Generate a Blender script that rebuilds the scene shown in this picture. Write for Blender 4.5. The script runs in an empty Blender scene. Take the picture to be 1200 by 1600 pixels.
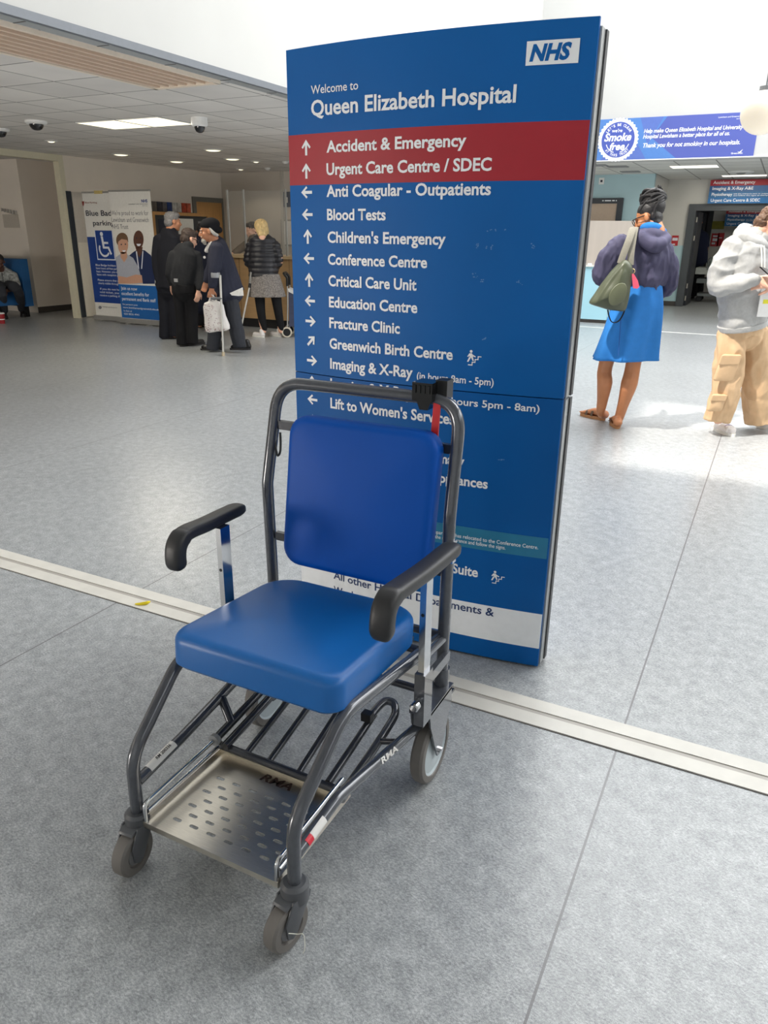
import bpy, bmesh, math, random
from mathutils import Vector, Matrix, noise
from mathutils.geometry import tessellate_polygon
random.seed(7)
SC = bpy.context.scene
COL = SC.collection
# ---------------------------------------------------------------- camera
FPX, PITCH, ROLL, YAW, CAMH = 1164.4, .35826, .01229, .46589, 1.43
CAM_POS = Vector((0, 0, CAMH))
def _axes():
    cp, sp = math.cos(PITCH), math.sin(PITCH)
    fw = Vector((0, cp, -sp)); up = Vector((0, sp, cp)); r = Vector((1, 0, 0))
    r2 = math.cos(ROLL)*r + math.sin(ROLL)*up
    u2 = -math.sin(ROLL)*r + math.cos(ROLL)*up
    Rz = Matrix.Rotation(YAW, 3, 'Z')
    return Rz @ r2, Rz @ u2, Rz @ fw
CR, CU, CF = _axes()
cam = bpy.data.cameras.new('camera'); cam.sensor_fit = 'VERTICAL'
cam.sensor_height = 36.0; cam.lens = FPX/1600*36.0; cam.clip_end = 200
camo = bpy.data.objects.new('camera', cam); COL.objects.link(camo)
M4 = Matrix((CR, CU, -CF)).transposed().to_4x4(); M4.translation = CAM_POS
camo.matrix_world = M4
SC.camera = camo
# photograph measurements -> points of the place
def ray(x, y): return CF + (x-600)/FPX*CR - (y-800)/FPX*CU
def atz(x, y, z=0.0):
    d = ray(x, y); return CAM_POS + d*((z-CAMH)/d.z)
def aty(x, y, Y):
    d = ray(x, y); return CAM_POS + d*(Y/d.y)
def atx(x, y, X):
    d = ray(x, y); return CAM_POS + d*(X/d.x)
def atw(x, y, w): return CAM_POS + ray(x, y)*w
def depth(p): return (Vector(p)-CAM_POS).dot(CF)
# ---------------------------------------------------------------- view and light
SC.view_settings.view_transform = 'Standard'; SC.view_settings.look = 'None'
SC.view_settings.gamma = 1.0; SC.view_settings.use_curve_mapping = False
SC.view_settings.exposure = 0.0
SC.cycles.max_bounces = 8; SC.cycles.diffuse_bounces = 5; SC.cycles.glossy_bounces = 4
SC.cycles.transparent_max_bounces = 8
SC.cycles.sample_clamp_indirect = 6.0
wd = bpy.data.worlds.new('world'); SC.world = wd; wd.use_nodes = True
bg = wd.node_tree.nodes['Background']; bg.inputs[0].default_value = (.86, .93, 1, 1); bg.inputs[1].default_value = .6
SUN_DIR = Vector((.42, .50, -1.0)).normalized()
def lamp(name, typ, loc, energy, color=(1, 1, 1), size=1, size_y=None, direction=None, spread=None):
    l = bpy.data.lights.new(name, typ); l.energy = energy; l.color = color
    if typ == 'AREA':
        l.size = size
        if size_y: l.shape = 'RECTANGLE'; l.size_y = size_y
        if spread: l.spread = spread
    elif typ == 'SUN': l.angle = size
    elif typ in ('POINT', 'SPOT'): l.shadow_soft_size = size
    o = bpy.data.objects.new(name, l); COL.objects.link(o); o.location = loc
    if direction is not None: o.rotation_euler = Vector(direction).to_track_quat('-Z', 'Y').to_euler()
    return o
lamp('sun', 'SUN', (0, 0, 12), 6.0, (1, .94, .85), math.radians(1.6), direction=SUN_DIR)
# unseen area lamp added under the atrium roof for assumed rooflights beyond the sign
lamp('assumed_overhead_light', 'AREA', (.7, 9.1, 7.35), 1330, (.97, .985, 1), 9.0, 6.8, (0, 0, -1))
# unseen fill lamps added behind the camera, at the right and for the lobby
lamp('front_fill', 'AREA', (1.0, -3.8, 2.6), 18, (.95, .98, 1), 7.0, 3.6, (0, 1, -.05))
lamp('side_fill', 'AREA', (5.35, 7.5, 4.4), 240, (.98, .99, 1), 9.0, 3.2, (-1, 0, -.35))
lamp('lobby_fill', 'AREA', (-6.9, -3.8, .60), 430, (1, .94, .86), 4.4, 1.1, (-.35, 1, .35))  # added low down to brighten the lobby ceiling and walls
lamp('side_fill', 'AREA', (5.35, 3.0, 4.4), 130, (.95, .98, 1), 9.0, 3.0, (-1, 0, -.25))
# ---------------------------------------------------------------- materials
MATS = {}
def lin(c):
    return tuple((v/255/12.92 if v/255 <= .04045 else ((v/255+.055)/1.055)**2.4) for v in c)
def mat(name, rgb, rough=.5, metal=0.0, var=0.0, scale=30.0, bump=0.0, bscale=None, coat=0.0, spec=.5, emit=None, estr=0.0, stretch=None, alpha=1.0, trans=0.0):
    """principled material; rgb is srgb 0..255; noise varies the value and bumps"""
    if name in MATS: return MATS[name]
    m = bpy.data.materials.new(name); m.use_nodes = True; nt = m.node_tree; N = nt.nodes; L = nt.links
    p = N['Principled BSDF']; c = lin(rgb)
    p.inputs['Base Color'].default_value = (*c, 1); p.inputs['Roughness'].default_value = rough
    p.inputs['Metallic'].default_value = metal; p.inputs['Specular IOR Level'].default_value = spec
    p.inputs['Coat Weight'].default_value = coat; p.inputs['Alpha'].default_value = alpha
    p.inputs['Transmission Weight'].default_value = trans
    if emit: p.inputs['Emission Color'].default_value = (*lin(emit), 1); p.inputs['Emission Strength'].default_value = estr
    tc = N.new('ShaderNodeTexCoord'); mp = N.new('ShaderNodeMapping'); L.new(tc.outputs['Object'], mp.inputs['Vector'])
    if stretch: mp.inputs['Scale'].default_value = stretch
    nz = N.new('ShaderNodeTexNoise'); nz.inputs['Scale'].default_value = scale; nz.inputs['Detail'].default_value = 4
    L.new(mp.outputs['Vector'], nz.inputs['Vector'])
    v = var if var else .03
    mr = N.new('ShaderNodeMapRange'); mr.inputs['From Min'].default_value = .3; mr.inputs['From Max'].default_value = .7
    mr.inputs['To Min'].default_value = 1-v; mr.inputs['To Max'].default_value = 1+v
    L.new(nz.outputs['Fac'], mr.inputs['Value'])
    mx = N.new('ShaderNodeVectorMath'); mx.operation = 'SCALE'; mx.inputs[0].default_value = c
    L.new(mr.outputs['Result'], mx.inputs['Scale']); L.new(mx.outputs['Vector'], p.inputs['Base Color'])
    if bump:
        nb = N.new('ShaderNodeTexNoise'); nb.inputs['Scale'].default_value = bscale or scale; nb.inputs['Detail'].default_value = 3
        L.new(mp.outputs['Vector'], nb.inputs['Vector'])
        b = N.new('ShaderNodeBump'); b.inputs['Strength'].default_value = bump; b.inputs['Distance'].default_value = .004
        L.new(nb.outputs['Fac'], b.inputs['Height']); L.new(b.outputs['Normal'], p.inputs['Normal'])
    MATS[name] = m; return m
def mnode(nt, op, a, b=None):
    n = nt.nodes.new('ShaderNodeMath'); n.operation = op
    for i, v in enumerate((a, b)):
        if v is None: continue
        if isinstance(v, (int, float)): n.inputs[i].default_value = v
        else: nt.links.new(v, n.inputs[i])
    return n.outputs[0]
def grid_mat(name, rgb, line_rgb, x0, y0, step, half, rough=.8, var=.05, speck=0.0):
    """suspended ceiling: tiles with thin T-bar lines, laid out in world metres"""
    m = mat(name, rgb, rough, var=var, scale=2.0, bump=.15, bscale=160)
    nt = m.node_tree; L = nt.links; p = nt.nodes['Principled BSDF']
    geo = nt.nodes.new('ShaderNodeNewGeometry'); sx = nt.nodes.new('ShaderNodeSeparateXYZ'); L.new(geo.outputs['Position'], sx.inputs[0])
    outs = []
    for k, o in ((0, x0), (1, y0)):
        t = mnode(nt, 'ADD', sx.outputs[k], -o + 600*step)
        t = mnode(nt, 'MODULO', t, step)
        t = mnode(nt, 'SUBTRACT', t, step/2); t = mnode(nt, 'ABSOLUTE', t)
        outs.append(mnode(nt, 'GREATER_THAN', t, step/2-half))
    f = mnode(nt, 'MAXIMUM', outs[0], outs[1])
    # each tile a slightly different tone
    wn = nt.nodes.new('ShaderNodeTexWhiteNoise'); wn.noise_dimensions = '2D'
    cb = nt.nodes.new('ShaderNodeCombineXYZ')
    for k, o in ((0, x0), (1, y0)):
        L.new(mnode(nt, 'FLOOR', mnode(nt, 'DIVIDE', mnode(nt, 'ADD', sx.outputs[k], -o + 600*step), step)), cb.inputs[k])
    L.new(cb.outputs[0], wn.inputs['Vector'])
    mr = nt.nodes.new('ShaderNodeMapRange'); mr.inputs['To Min'].default_value = .93; mr.inputs['To Max'].default_value = 1.04
    L.new(wn.outputs['Value'], mr.inputs['Value'])
    src = p.inputs['Base Color'].links[0].from_socket
    vs = nt.nodes.new('ShaderNodeVectorMath'); vs.operation = 'SCALE'; L.new(src, vs.inputs[0]); L.new(mr.outputs['Result'], vs.inputs['Scale'])
    mix = nt.nodes.new('ShaderNodeMix'); mix.data_type = 'RGBA'
    L.new(f, mix.inputs['Factor']); L.new(vs.outputs[0], mix.inputs[6]); mix.inputs[7].default_value = (*lin(line_rgb), 1)
    L.new(mix.outputs[2], p.inputs['Base Color'])
    return m
def floor_mat():
    m = bpy.data.materials.new('speckled_vinyl'); m.use_nodes = True; nt = m.node_tree; N = nt.nodes; L = nt.links
    p = N['Principled BSDF']; p.inputs['Roughness'].default_value = .29; p.inputs['Specular IOR Level'].default_value = .5
    tc = N.new('ShaderNodeTexCoord')
    def nz(scale, det, st=(1, 1, 1)):
        mp = N.new('ShaderNodeMapping'); mp.inputs['Scale'].default_value = st; mp.inputs['Rotation'].default_value = (0, 0, .5)
        L.new(tc.outputs['Object'], mp.inputs[0])
        n = N.new('ShaderNodeTexNoise'); n.inputs['Scale'].default_value = scale; n.inputs['Detail'].default_value = det; n.inputs['Roughness'].default_value = .75
        L.new(mp.outputs[0], n.inputs['Vector']); return n.outputs['Fac']
    a = nz(125, 6, (1, 1.7, 1)); b = nz(22, 4); c = nz(380, 3, (1.8, 1, 1)); d = nz(1.2, 2)
    s = mnode(nt, 'ADD', mnode(nt, 'MULTIPLY', a, .44), mnode(nt, 'MULTIPLY', b, .20))
    s = mnode(nt, 'ADD', s, mnode(nt, 'MULTIPLY', c, .32)); s = mnode(nt, 'ADD', s, mnode(nt, 'MULTIPLY', d, .04))
    cr = N.new('ShaderNodeValToRGB'); L.new(s, cr.inputs[0])
    e = cr.color_ramp.elements
    e[0].position = .395; e[0].color = (*lin((102, 106, 108)), 1)
    e[1].position = .605; e[1].color = (*lin((203, 206, 207)), 1)
    x = e.new(.50); x.color = (*lin((154, 157, 159)), 1)
    # welded seams of the sheet vinyl
    geo = N.new('ShaderNodeNewGeometry'); sx = N.new('ShaderNodeSeparateXYZ'); L.new(geo.outputs['Position'], sx.inputs[0])
    t = mnode(nt, 'MODULO', mnode(nt, 'ADD', sx.outputs[0], 200+.197), 2.0)
    t = mnode(nt, 'ABSOLUTE', mnode(nt, 'SUBTRACT', t, 1.0))
    f = mnode(nt, 'MULTIPLY', mnode(nt, 'GREATER_THAN', t, 1-.0030), .85)
    mix = N.new('ShaderNodeMix'); mix.data_type = 'RGBA'; L.new(f, mix.inputs['Factor']); L.new(cr.outputs[0], mix.inputs[6]); mix.inputs[7].default_value = (*lin((100, 98, 100)), 1)
    L.new(mix.outputs[2], p.inputs['Base Color'])
    bp = N.new('ShaderNodeBump'); bp.inputs['Strength'].default_value = .12; bp.inputs['Distance'].default_value = .001; L.new(a, bp.inputs['Height'])
    L.new(bp.outputs[0], p.inputs['Normal'])
    return m
# ---------------------------------------------------------------- mesh helpers
def tag(o, label=None, cat=None, group=None, kind=None):
    if label: o['label'] = label
    if cat: o['category'] = cat
    if group: o['group'] = group
    if kind: o['kind'] = kind
    return o
def empty(name, loc, label=None, cat=None, group=None, rz=0.0):
    o = bpy.data.objects.new(name, None); COL.objects.link(o); o.location = loc; o.rotation_euler = (0, 0, rz)
    o.empty_display_size = .1
    return tag(o, label, cat, group)
def wloc(o):
    v = Vector((0, 0, 0))
    while o: v += Vector(o.location); o = o.parent
    return v
def link_mesh(name, me, m, parent=None, world=False, smooth=False, angle=None):
    me.materials.clear(); me.materials.append(m)
    if parent and world: me.transform(Matrix.Translation(-wloc(parent)))
    if smooth:
        for f in me.polygons: f.use_smooth = True
        if angle is not None: me.set_sharp_from_angle(angle=angle)
    o = bpy.data.objects.new(name, me); COL.objects.link(o)
    if parent: o.parent = parent
    return o
def fin(name, bm, m, parent=None, world=False, smooth=True, angle=math.radians(35), bevel=0):
    if bevel: bmesh.ops.bevel(bm, geom=[e for e in bm.edges if len(e.link_faces) == 2 and e.calc_face_angle(0) > .6], offset=bevel, segments=2, affect='EDGES', profile=.5)
    bmesh.ops.recalc_face_normals(bm, faces=bm.faces)
    me = bpy.data.meshes.new(name); bm.to_mesh(me); bm.free()
    return link_mesh(name, me, m, parent, world, smooth, angle)
def NB(): return bmesh.new()
def box(bm, lo, hi, R=None, c=None):
    """axis box lo..hi, optionally rotated by R about c"""
    vs = []
    for z in (lo[2], hi[2]):
        for x, y in ((lo[0], lo[1]), (hi[0], lo[1]), (hi[0], hi[1]), (lo[0], hi[1])):
            v = Vector((x, y, z))
            if R is not None: v = R @ (v-Vector(c)) + Vector(c)
            vs.append(bm.verts.new(v))
    for f in ((3, 2, 1, 0), (4, 5, 6, 7), (0, 1, 5, 4), (1, 2, 6, 5), (2, 3, 7, 6), (3, 0, 4, 7)):
        bm.faces.new([vs[i] for i in f])
    return bm
def prism(bm, pts, d):
    """closed polygon pts (3d, planar) extruded by vector d"""
    d = Vector(d); a = [bm.verts.new(Vector(p)) for p in pts]; b = [bm.verts.new(Vector(p)+d) for p in pts]
    n = len(a); bm.faces.new(a[::-1]); bm.faces.new(b)
    for i in range(n): bm.faces.new((a[i], a[(i+1) % n], b[(i+1) % n], b[i]))
    return bm
def smooth_path(pts, n=6, closed=False):
    """Catmull-Rom through pts"""
    P = [Vector(p) for p in pts]; out = []
    m = len(P)
    rng = range(m if closed else m-1)
    for i in rng:
        if closed: p0, p1, p2, p3 = P[i-1], P[i], P[(i+1) % m], P[(i+2) % m]
        else: p0, p1, p2, p3 = P[max(i-1, 0)], P[i], P[i+1], P[min(i+2, m-1)]
        for k in range(n):
            t = k/n
            out.append(.5*((2*p1)+(p2-p0)*t+(2*p0-5*p1+4*p2-p3)*t*t+(3*p1-p0-3*p2+p3)*t**3))
    if not closed: out.append(P[-1])
    return out
def bend_path(pts, r, n=7):
    """polyline with its corners rounded by radius r (number or list)"""
    P = [Vector(p) for p in pts]; out = [P[0]]
    for i in range(1, len(P)-1):
        ri = r[i-1] if isinstance(r, (list, tuple)) else r
        a = (P[i-1]-P[i]); b = (P[i+1]-P[i]); la, lb = a.length, b.length; a.normalize(); b.normalize()
        ang = a.angle(b); t = min(ri/math.tan(ang/2), la*.48, lb*.48)
        s, e = P[i]+a*t, P[i]+b*t
        for k in range(n+1):
            u = k/n; out.append((1-u)**2*s+2*u*(1-u)*P[i]+u*u*e)
    out.append(P[-1]); return out
def tube(bm, path, r, seg=14, caps=True, closed=False, sq=False, side=None, ab=None, sup=2.0):
    """swept tube; r number or list; ab=(a,b) list makes it oval with width axis 'side'"""
    P = [Vector(p) for p in path]; n = len(P); rings = []
    nrm = None
    for i in range(n):
        if closed: t = P[(i+1) % n]-P[i-1]
        else: t = P[min(i+1, n-1)]-P[max(i-1, 0)]
        t.normalize()
        if side is not None:
            s = Vector(side) - t*Vector(side).dot(t)
            nrm = s.normalized() if s.length > 1e-5 else nrm
        elif nrm is None:
            ref = Vector((0, 0, 1)) if abs(t.z) < .9 else Vector((1, 0, 0)); nrm = (ref-t*ref.dot(t)).normalized()
        else: nrm = (nrm-t*nrm.dot(t)).normalized()
        bi = t.cross(nrm)
        ra, rb = (ab[i] if ab else ((r[i], r[i]) if isinstance(r, (list, tuple)) else (r, r)))
        ring = []
        for k in range(seg):
            a = 2*math.pi*k/seg + (math.pi/4 if sq else 0)
            c_, s_ = math.cos(a), math.sin(a)
            if sup != 2.0: c_, s_ = math.copysign(abs(c_)**(2/sup), c_), math.copysign(abs(s_)**(2/sup), s_)
            ring.append(bm.verts.new(P[i]+nrm*c_*ra+bi*s_*rb))
        rings.append(ring)
    m = n if closed else n-1
    for i in range(m):
        A, B = rings[i], rings[(i+1) % n]
        for k in range(seg): bm.faces.new((A[k], A[(k+1) % seg], B[(k+1) % seg], B[k]))
    if caps and not closed:
        bm.faces.new(rings[0][::-1]); bm.faces.new(rings[-1])
    return bm
def cyl(bm, p0, p1, r, seg=20): return tube(bm, [p0, p1], r, seg)
def lathe(bm, prof, c, axis=(0, 0, 1), seg=28):
    """revolve prof [(r,h)] about axis through c; closed when the ends meet the axis"""
    ax = Vector(axis).normalized(); ref = Vector((1, 0, 0)) if abs(ax.x) < .9 else Vector((0, 1, 0))
    u = (ref-ax*ref.dot(ax)).normalized(); v = ax.cross(u); c = Vector(c); rings = []
    for r, h in prof:
        if r < 1e-6: rings.append([bm.verts.new(c+ax*h)])
        else: rings.append([bm.verts.new(c+ax*h+(u*math.cos(2*math.pi*k/seg)+v*math.sin(2*math.pi*k/seg))*r) for k in range(seg)])
    for A, B in zip(rings, rings[1:]):
        for k in range(seg):
            k2 = (k+1) % seg
            if len(A) == 1 and len(B) == 1: continue
            if len(A) == 1: bm.faces.new((A[0], B[k2], B[k]))
            elif len(B) == 1: bm.faces.new((A[k], A[k2], B[0]))
            else: bm.faces.new((A[k], A[k2], B[k2], B[k]))
    return bm
def ell(bm, c, r, R=None, seg=16, rings=10):
    c = Vector(c); prev = None
    def tr(v):
        v = Vector((v[0]*r[0], v[1]*r[1], v[2]*r[2])); return c+(R @ v if R is not None else v)
    rows = [[bm.verts.new(tr((0, 0, -1)))]]
    for i in range(1, rings):
        a = -math.pi/2+math.pi*i/rings
        rows.append([bm.verts.new(tr((math.cos(a)*math.cos(2*math.pi*k/seg), math.cos(a)*math.sin(2*math.pi*k/seg), math.sin(a)))) for k in range(seg)])
    rows.append([bm.verts.new(tr((0, 0, 1)))])
    for A, B in zip(rows, rows[1:]):
        for k in range(seg):
            k2 = (k+1) % seg
            if len(A) == 1: bm.faces.new((A[0], B[k2], B[k]))
            elif len(B) == 1: bm.faces.new((A[k], A[k2], B[0]))
            else: bm.faces.new((A[k], A[k2], B[k2], B[k]))
    return bm
def rrect(w, d, r, n=6):
    """rounded rectangle outline, full size w x d, ccw"""
    out = []
    r = min(r, w/2-1e-4, d/2-1e-4)
    for cx, cy, a0 in ((w/2-r, d/2-r, 0), (-w/2+r, d/2-r, 90), (-w/2+r, -d/2+r, 180), (w/2-r, -d/2+r, 270)):
        for k in range(n+1):
            a = math.radians(a0+90*k/n); out.append((cx+r*math.cos(a), cy+r*math.sin(a)))
    return out
def pad(bm, M, outline, h, re, puff=0.0, n=5, under=.006):
    """upholstered pad: outline in local xy, height h, edge rounding re, domed by puff; M places it"""
    cx = sum(p[0] for p in outline)/len(outline); cy = sum(p[1] for p in outline)/len(outline)
    w = max(abs(p[0]-cx) for p in outline); d = max(abs(p[1]-cy) for p in outline)
    def ring(ins, z, dome=0):
        sx, sy = (w-ins)/w, (d-ins)/d
        return [bm.verts.new(M @ Vector((cx+(p[0]-cx)*sx, cy+(p[1]-cy)*sy, z+dome))) for p in outline]
    R = [ring(under, 0), ring(0, under)]
    for k in range(n+1):
        a = math.pi/2*k/n; R.append(ring(re*(1-math.cos(a)), h-re+re*math.sin(a)))
    for f in (.12, .25, .4, .6, .8):
        ins = re+(min(w, d)-re)*f; R.append(ring(ins, h, puff*(1-(1-f)**2)))
    for A, B in zip(R, R[1:]):
        for k in range(len(A)): bm.faces.new((A[k], A[(k+1) % len(A)], B[(k+1) % len(A)], B[k]))
    bm.faces.new(R[0][::-1]); bm.faces.new(R[-1])
    return bm
def fbox(name, lo, hi, m, parent=None, bevel=0.0, world=False):
    return fin(name, box(NB(), lo, hi), m, parent, world, smooth=False, bevel=bevel)
# ---------------------------------------------------------------- lettering
def text_mesh(s, bold):
    cu = bpy.data.curves.new('lettering', 'FONT'); cu.body = s; cu.size = 1; cu.offset = bold; cu.resolution_u = 3
    cu.align_x = 'LEFT'
    o = bpy.data.objects.new('lettering', cu); COL.objects.link(o)
    dg = bpy.context.evaluated_depsgraph_get(); dg.update()
    me = bpy.data.meshes.new_from_object(o.evaluated_get(dg)); bpy.data.objects.remove(o); bpy.data.curves.remove(cu)
    return me
_h = text_mesh('H', 0); CAPH = max(v.co.y for v in _h.vertices)-min(v.co.y for v in _h.vertices); bpy.data.meshes.remove(_h)
def text(s, p0, p1, cap, up, m, parent=None, bold=.012, shear=0.0, post=None, world=True, name='lettering', lift=None, label=None):
    """one line of writing from baseline point p0 to p1, capitals cap tall along up"""
    me = text_mesh(s, bold); p0, p1, up = Vector(p0), Vector(p1), Vector(up).normalized()
    xs = [v.co.x for v in me.vertices]
    if not xs: return None
    x0, W = min(xs), max(xs)-min(xs)
    for v in me.vertices:
        y = v.co.y/CAPH*cap; x = (v.co.x-x0)/W
        q = p0+(p1-p0)*x+up*y+(p1-p0).normalized()*y*shear
        if lift: q = q+Vector(lift)
        v.co = post(q) if post else q
    o = link_mesh(name, me, m, parent, world)
    if label: o['label'] = label
    return o
def flat(name, polys, m, parent=None, post=None, world=True, thick=None):
    """flat printed shapes: list of planar polygons in 3d, concave ones allowed"""
    V = []; F = []
    for poly in polys:
        pts = [Vector(p) for p in poly]; o = len(V)
        F += [tuple(o+i for i in t) for t in tessellate_polygon([pts])] if len(pts) > 3 else [(o, o+1, o+2)]
        V += [post(p) for p in pts] if post else pts
    me = bpy.data.meshes.new(name); me.from_pydata([tuple(v) for v in V], [], F); me.update()
    return link_mesh(name, me, m, parent, world)
# ---------------------------------------------------------------- materials in use
white_wall = mat('atrium_white_paint', (200, 199, 195), .7, var=.02, scale=1.5)
cream_wall = mat('lobby_cream_paint', (228, 219, 207), .7, var=.03, scale=2)
grey_wall = mat('corridor_wall_paint', (208, 206, 200), .7, var=.03, scale=2)
blue_wall = mat('pale_blue_paint', (176, 205, 212), .65, var=.03, scale=2)
blue_lam = mat('pale_blue_laminate', (160, 206, 220), .45, var=.02, scale=2)
grey_metal = mat('grey_trim_metal', (150, 153, 156), .4, .6, var=.04)
skirt_m = mat('dark_skirting_vinyl', (72, 68, 64), .5)
frame_dark = mat('dark_grey_door_frame', (74, 78, 82), .45)
tile_m = grid_mat('ceiling_tiles', (228, 224, 219), (130, 126, 121), -4.87, 6.077, .6, .0075)
tile_m2 = grid_mat('corridor_ceiling_tiles', (214, 213, 208), (140, 138, 134), -2.42, 13.4, .62, .011)
lamp_glow = mat('lamp_diffuser', (255, 248, 225), .5, emit=(255, 243, 205), estr=1.6)
cool_glow = mat('cool_lamp_diffuser', (255, 250, 240), .5, emit=(255, 248, 232), estr=1.8)
white_pl = mat('white_plastic', (230, 230, 228), .4)
black_pl = mat('black_plastic', (20, 21, 23), .35)
wood = mat('light_oak_veneer', (186, 140, 86), .45, var=.10, scale=6, stretch=(8, 8, .8))
beech = mat('beech_laminate', (176, 142, 100), .45, var=.06, scale=5, stretch=(1, 1, 9))
chrome = mat('polished_chrome', (205, 207, 210), .12, 1.0)
glass = None
def glass_mat(name, tint, fac):
    m = bpy.data.materials.new(name); m.use_nodes = True; nt = m.node_tree; N = nt.nodes; L = nt.links
    out = N['Material Output']; p = N['Principled BSDF']; p.inputs['Base Color'].default_value = (*lin(tint), 1); p.inputs['Roughness'].default_value = .05
    tr = N.new('ShaderNodeBsdfTransparent'); mx = N.new('ShaderNodeMixShader')
    nz = N.new('ShaderNodeTexNoise'); nz.inputs['Scale'].default_value = .8
    mr = N.new('ShaderNodeMapRange'); mr.inputs['To Min'].default_value = fac*.85; mr.inputs['To Max'].default_value = fac*1.15
    L.new(nz.outputs['Fac'], mr.inputs['Value']); L.new(mr.outputs['Result'], mx.inputs[0])
    L.new(tr.outputs[0], mx.inputs[1]); L.new(p.outputs[0], mx.inputs[2]); L.new(mx.outputs[0], out.inputs['Surface'])
    return m
clear = glass_mat('clear_glass', (205, 210, 208), .05)
# ---------------------------------------------------------------- the setting
def struct(o): o['kind'] = 'structure'; return o
fl = fin('floor', box(NB(), (-16, -4, -.06), (6, 30, 0)), floor_mat(), smooth=False); struct(fl)
# expansion joint cover: two pale strips with a shallow channel between
joint_m = mat('pale_joint_cover', (206, 203, 195), .45, var=.05, scale=12, bump=.1, bscale=60)
chan_m = mat('joint_channel', (168, 163, 156), .5, var=.06, scale=14)
jt = empty('trim_1', (0, 2.02, 0)); struct(jt)
for y0, y1 in ((1.945, 2.005), (2.025, 2.083)):
    b = box(NB(), (-10.5, y0, 0), (5.4, y1, .004)); fin('joint_strip', b, joint_m, jt, True, smooth=False, bevel=.0015)
fbox('joint_channel', (-10.5, 2.004, 0), (5.4, 2.026, .0015), chan_m, jt, world=True)
fbox('joint_edge', (-10.5, 1.941, 0), (5.4, 1.9455, .0012), mat('joint_edge_dark', (96, 94, 92), .7), jt, world=True)  # narrow dark strip along the cover's front edge
CZ = 2.54
def wall(name, lo, hi, m): return struct(fbox(name, lo, hi, m))
wall('ceiling', (-10.75, -4, CZ), (-4.06, 13.6, CZ+.035), tile_m)
wall('ceiling_corridor', (-4.04, 13.54, CZ), (6, 30, CZ+.06), tile_m2)
# white fascia of the atrium above the low ceiling, and the tall white back wall
wall('wall_left_upper', (-4.14, -4, CZ+.036), (-4.04, 13.55, 7.6), white_wall)
wall('wall_back_upper', (-4.04, 13.4, CZ+.0), (6, 13.55, 7.6), mat('atrium_white_darkened', (182, 182, 180), .7, var=.02, scale=1.5))  # white wall darkened in colour to tame the light falling on it
wall('wall_right', (5.5, -4, 0), (5.65, 18.2, 7.6), white_wall)
wall('wall_far_left', (-16.1, -4, 0), (-16, 9.7, CZ), cream_wall)  # unseen wall, added to keep sky light out of the recess
wall('wall_far_right', (6, 13.4, 0), (6.1, 25, CZ), grey_wall)  # unseen too, added to shut stray sky light out of the far room
wall('wall_front', (-16, -4.15, 0), (6, -4, 7.6), white_wall)
# unseen roof, its opening added and shaped to let sun onto one floor patch
k = 7.5/-SUN_DIR.z
ox, oy = SUN_DIR.x*k, SUN_DIR.y*k
hx0, hx1, hy0, hy1 = -2.1-ox, 2.3-ox, 4.9-oy, 7.2-oy
rf = NB()
for lo, hi in (((-4.1, -4, 7.5), (hx0, 13.5, 7.62)), ((hx1, -4, 7.5), (5.6, 13.5, 7.62)), ((hx0, -4, 7.5), (hx1, hy0, 7.62)), ((hx0, hy1, 7.5), (hx1, 13.5, 7.62))): box(rf, lo, hi)
struct(fin('ceiling_atrium', rf, white_wall, smooth=False))
# metal edge and border strip of the low ceiling
t2 = empty('trim_2', (-4.04, 6, CZ)); struct(t2)
fbox('fascia_edge', (-4.055, -3.9, CZ-.008), (-4.022, 13.4, CZ+.040), mat('fascia_edge_grey', (120, 124, 130), .5, .2), t2, world=True)
fbox('border_strip', (-4.15, -3.9, CZ-.010), (-4.055, 13.4, CZ+.002), mat('border_metal', (176, 180, 182), .45, .3), t2, world=True)
b = NB()
for i in range(24): box(b, (-4.152, 1.6+i*.62, CZ-.012), (-4.056, 1.612+i*.62, CZ-.0095))
fin('border_joint', b, mat('joint_dark', (98, 96, 94), .6), t2, True, smooth=False)  # dark joints across the border strip
# left wall with its wide opening
W = -10.6
wall('wall_left', (W-.12, 9.43, 0), (W, 13.6, CZ), cream_wall)
wall('wall_left_header', (W-.12, -4, 2.445), (W, 9.43, CZ), mat('cream_trim_paint', (212, 206, 182), .5))
struct(fbox('trim_3', (W-.12, 9.335, 0), (W+.004, 9.43, 2.445), MATS['cream_trim_paint']))
wall('wall_recess_side', (-16, 9.6, 0), (-11.9, 9.72, CZ), cream_wall)
wall('wall_recess_return', (-12.02, 9.72, 0), (-11.9, 10.7, CZ), cream_wall)
wall('wall_recess_back', (-12.0, 10.7, 0), (W-.1, 10.82, CZ), cream_wall)
wall('ceiling_recess', (-16, -4, CZ), (W-.12, 10.85, CZ+.05), tile_m)
struct(fbox('baseboard_recess', (-12.0, 10.68, 0), (W-.12, 10.70, .1), skirt_m))
struct(fbox('baseboard_return', (-11.9, 9.6, 0), (-11.885, 10.7, .1), skirt_m))
struct(fbox('baseboard_left', (W, 9.75, 0), (W+.015, 12.4, .1), skirt_m))
wall('wall_back', (W-.12, 13.42, 0), (-4.4, 13.55, CZ), mat('grey_beige_paint', (208, 201, 191), .7, var=.03, scale=2))
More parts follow.
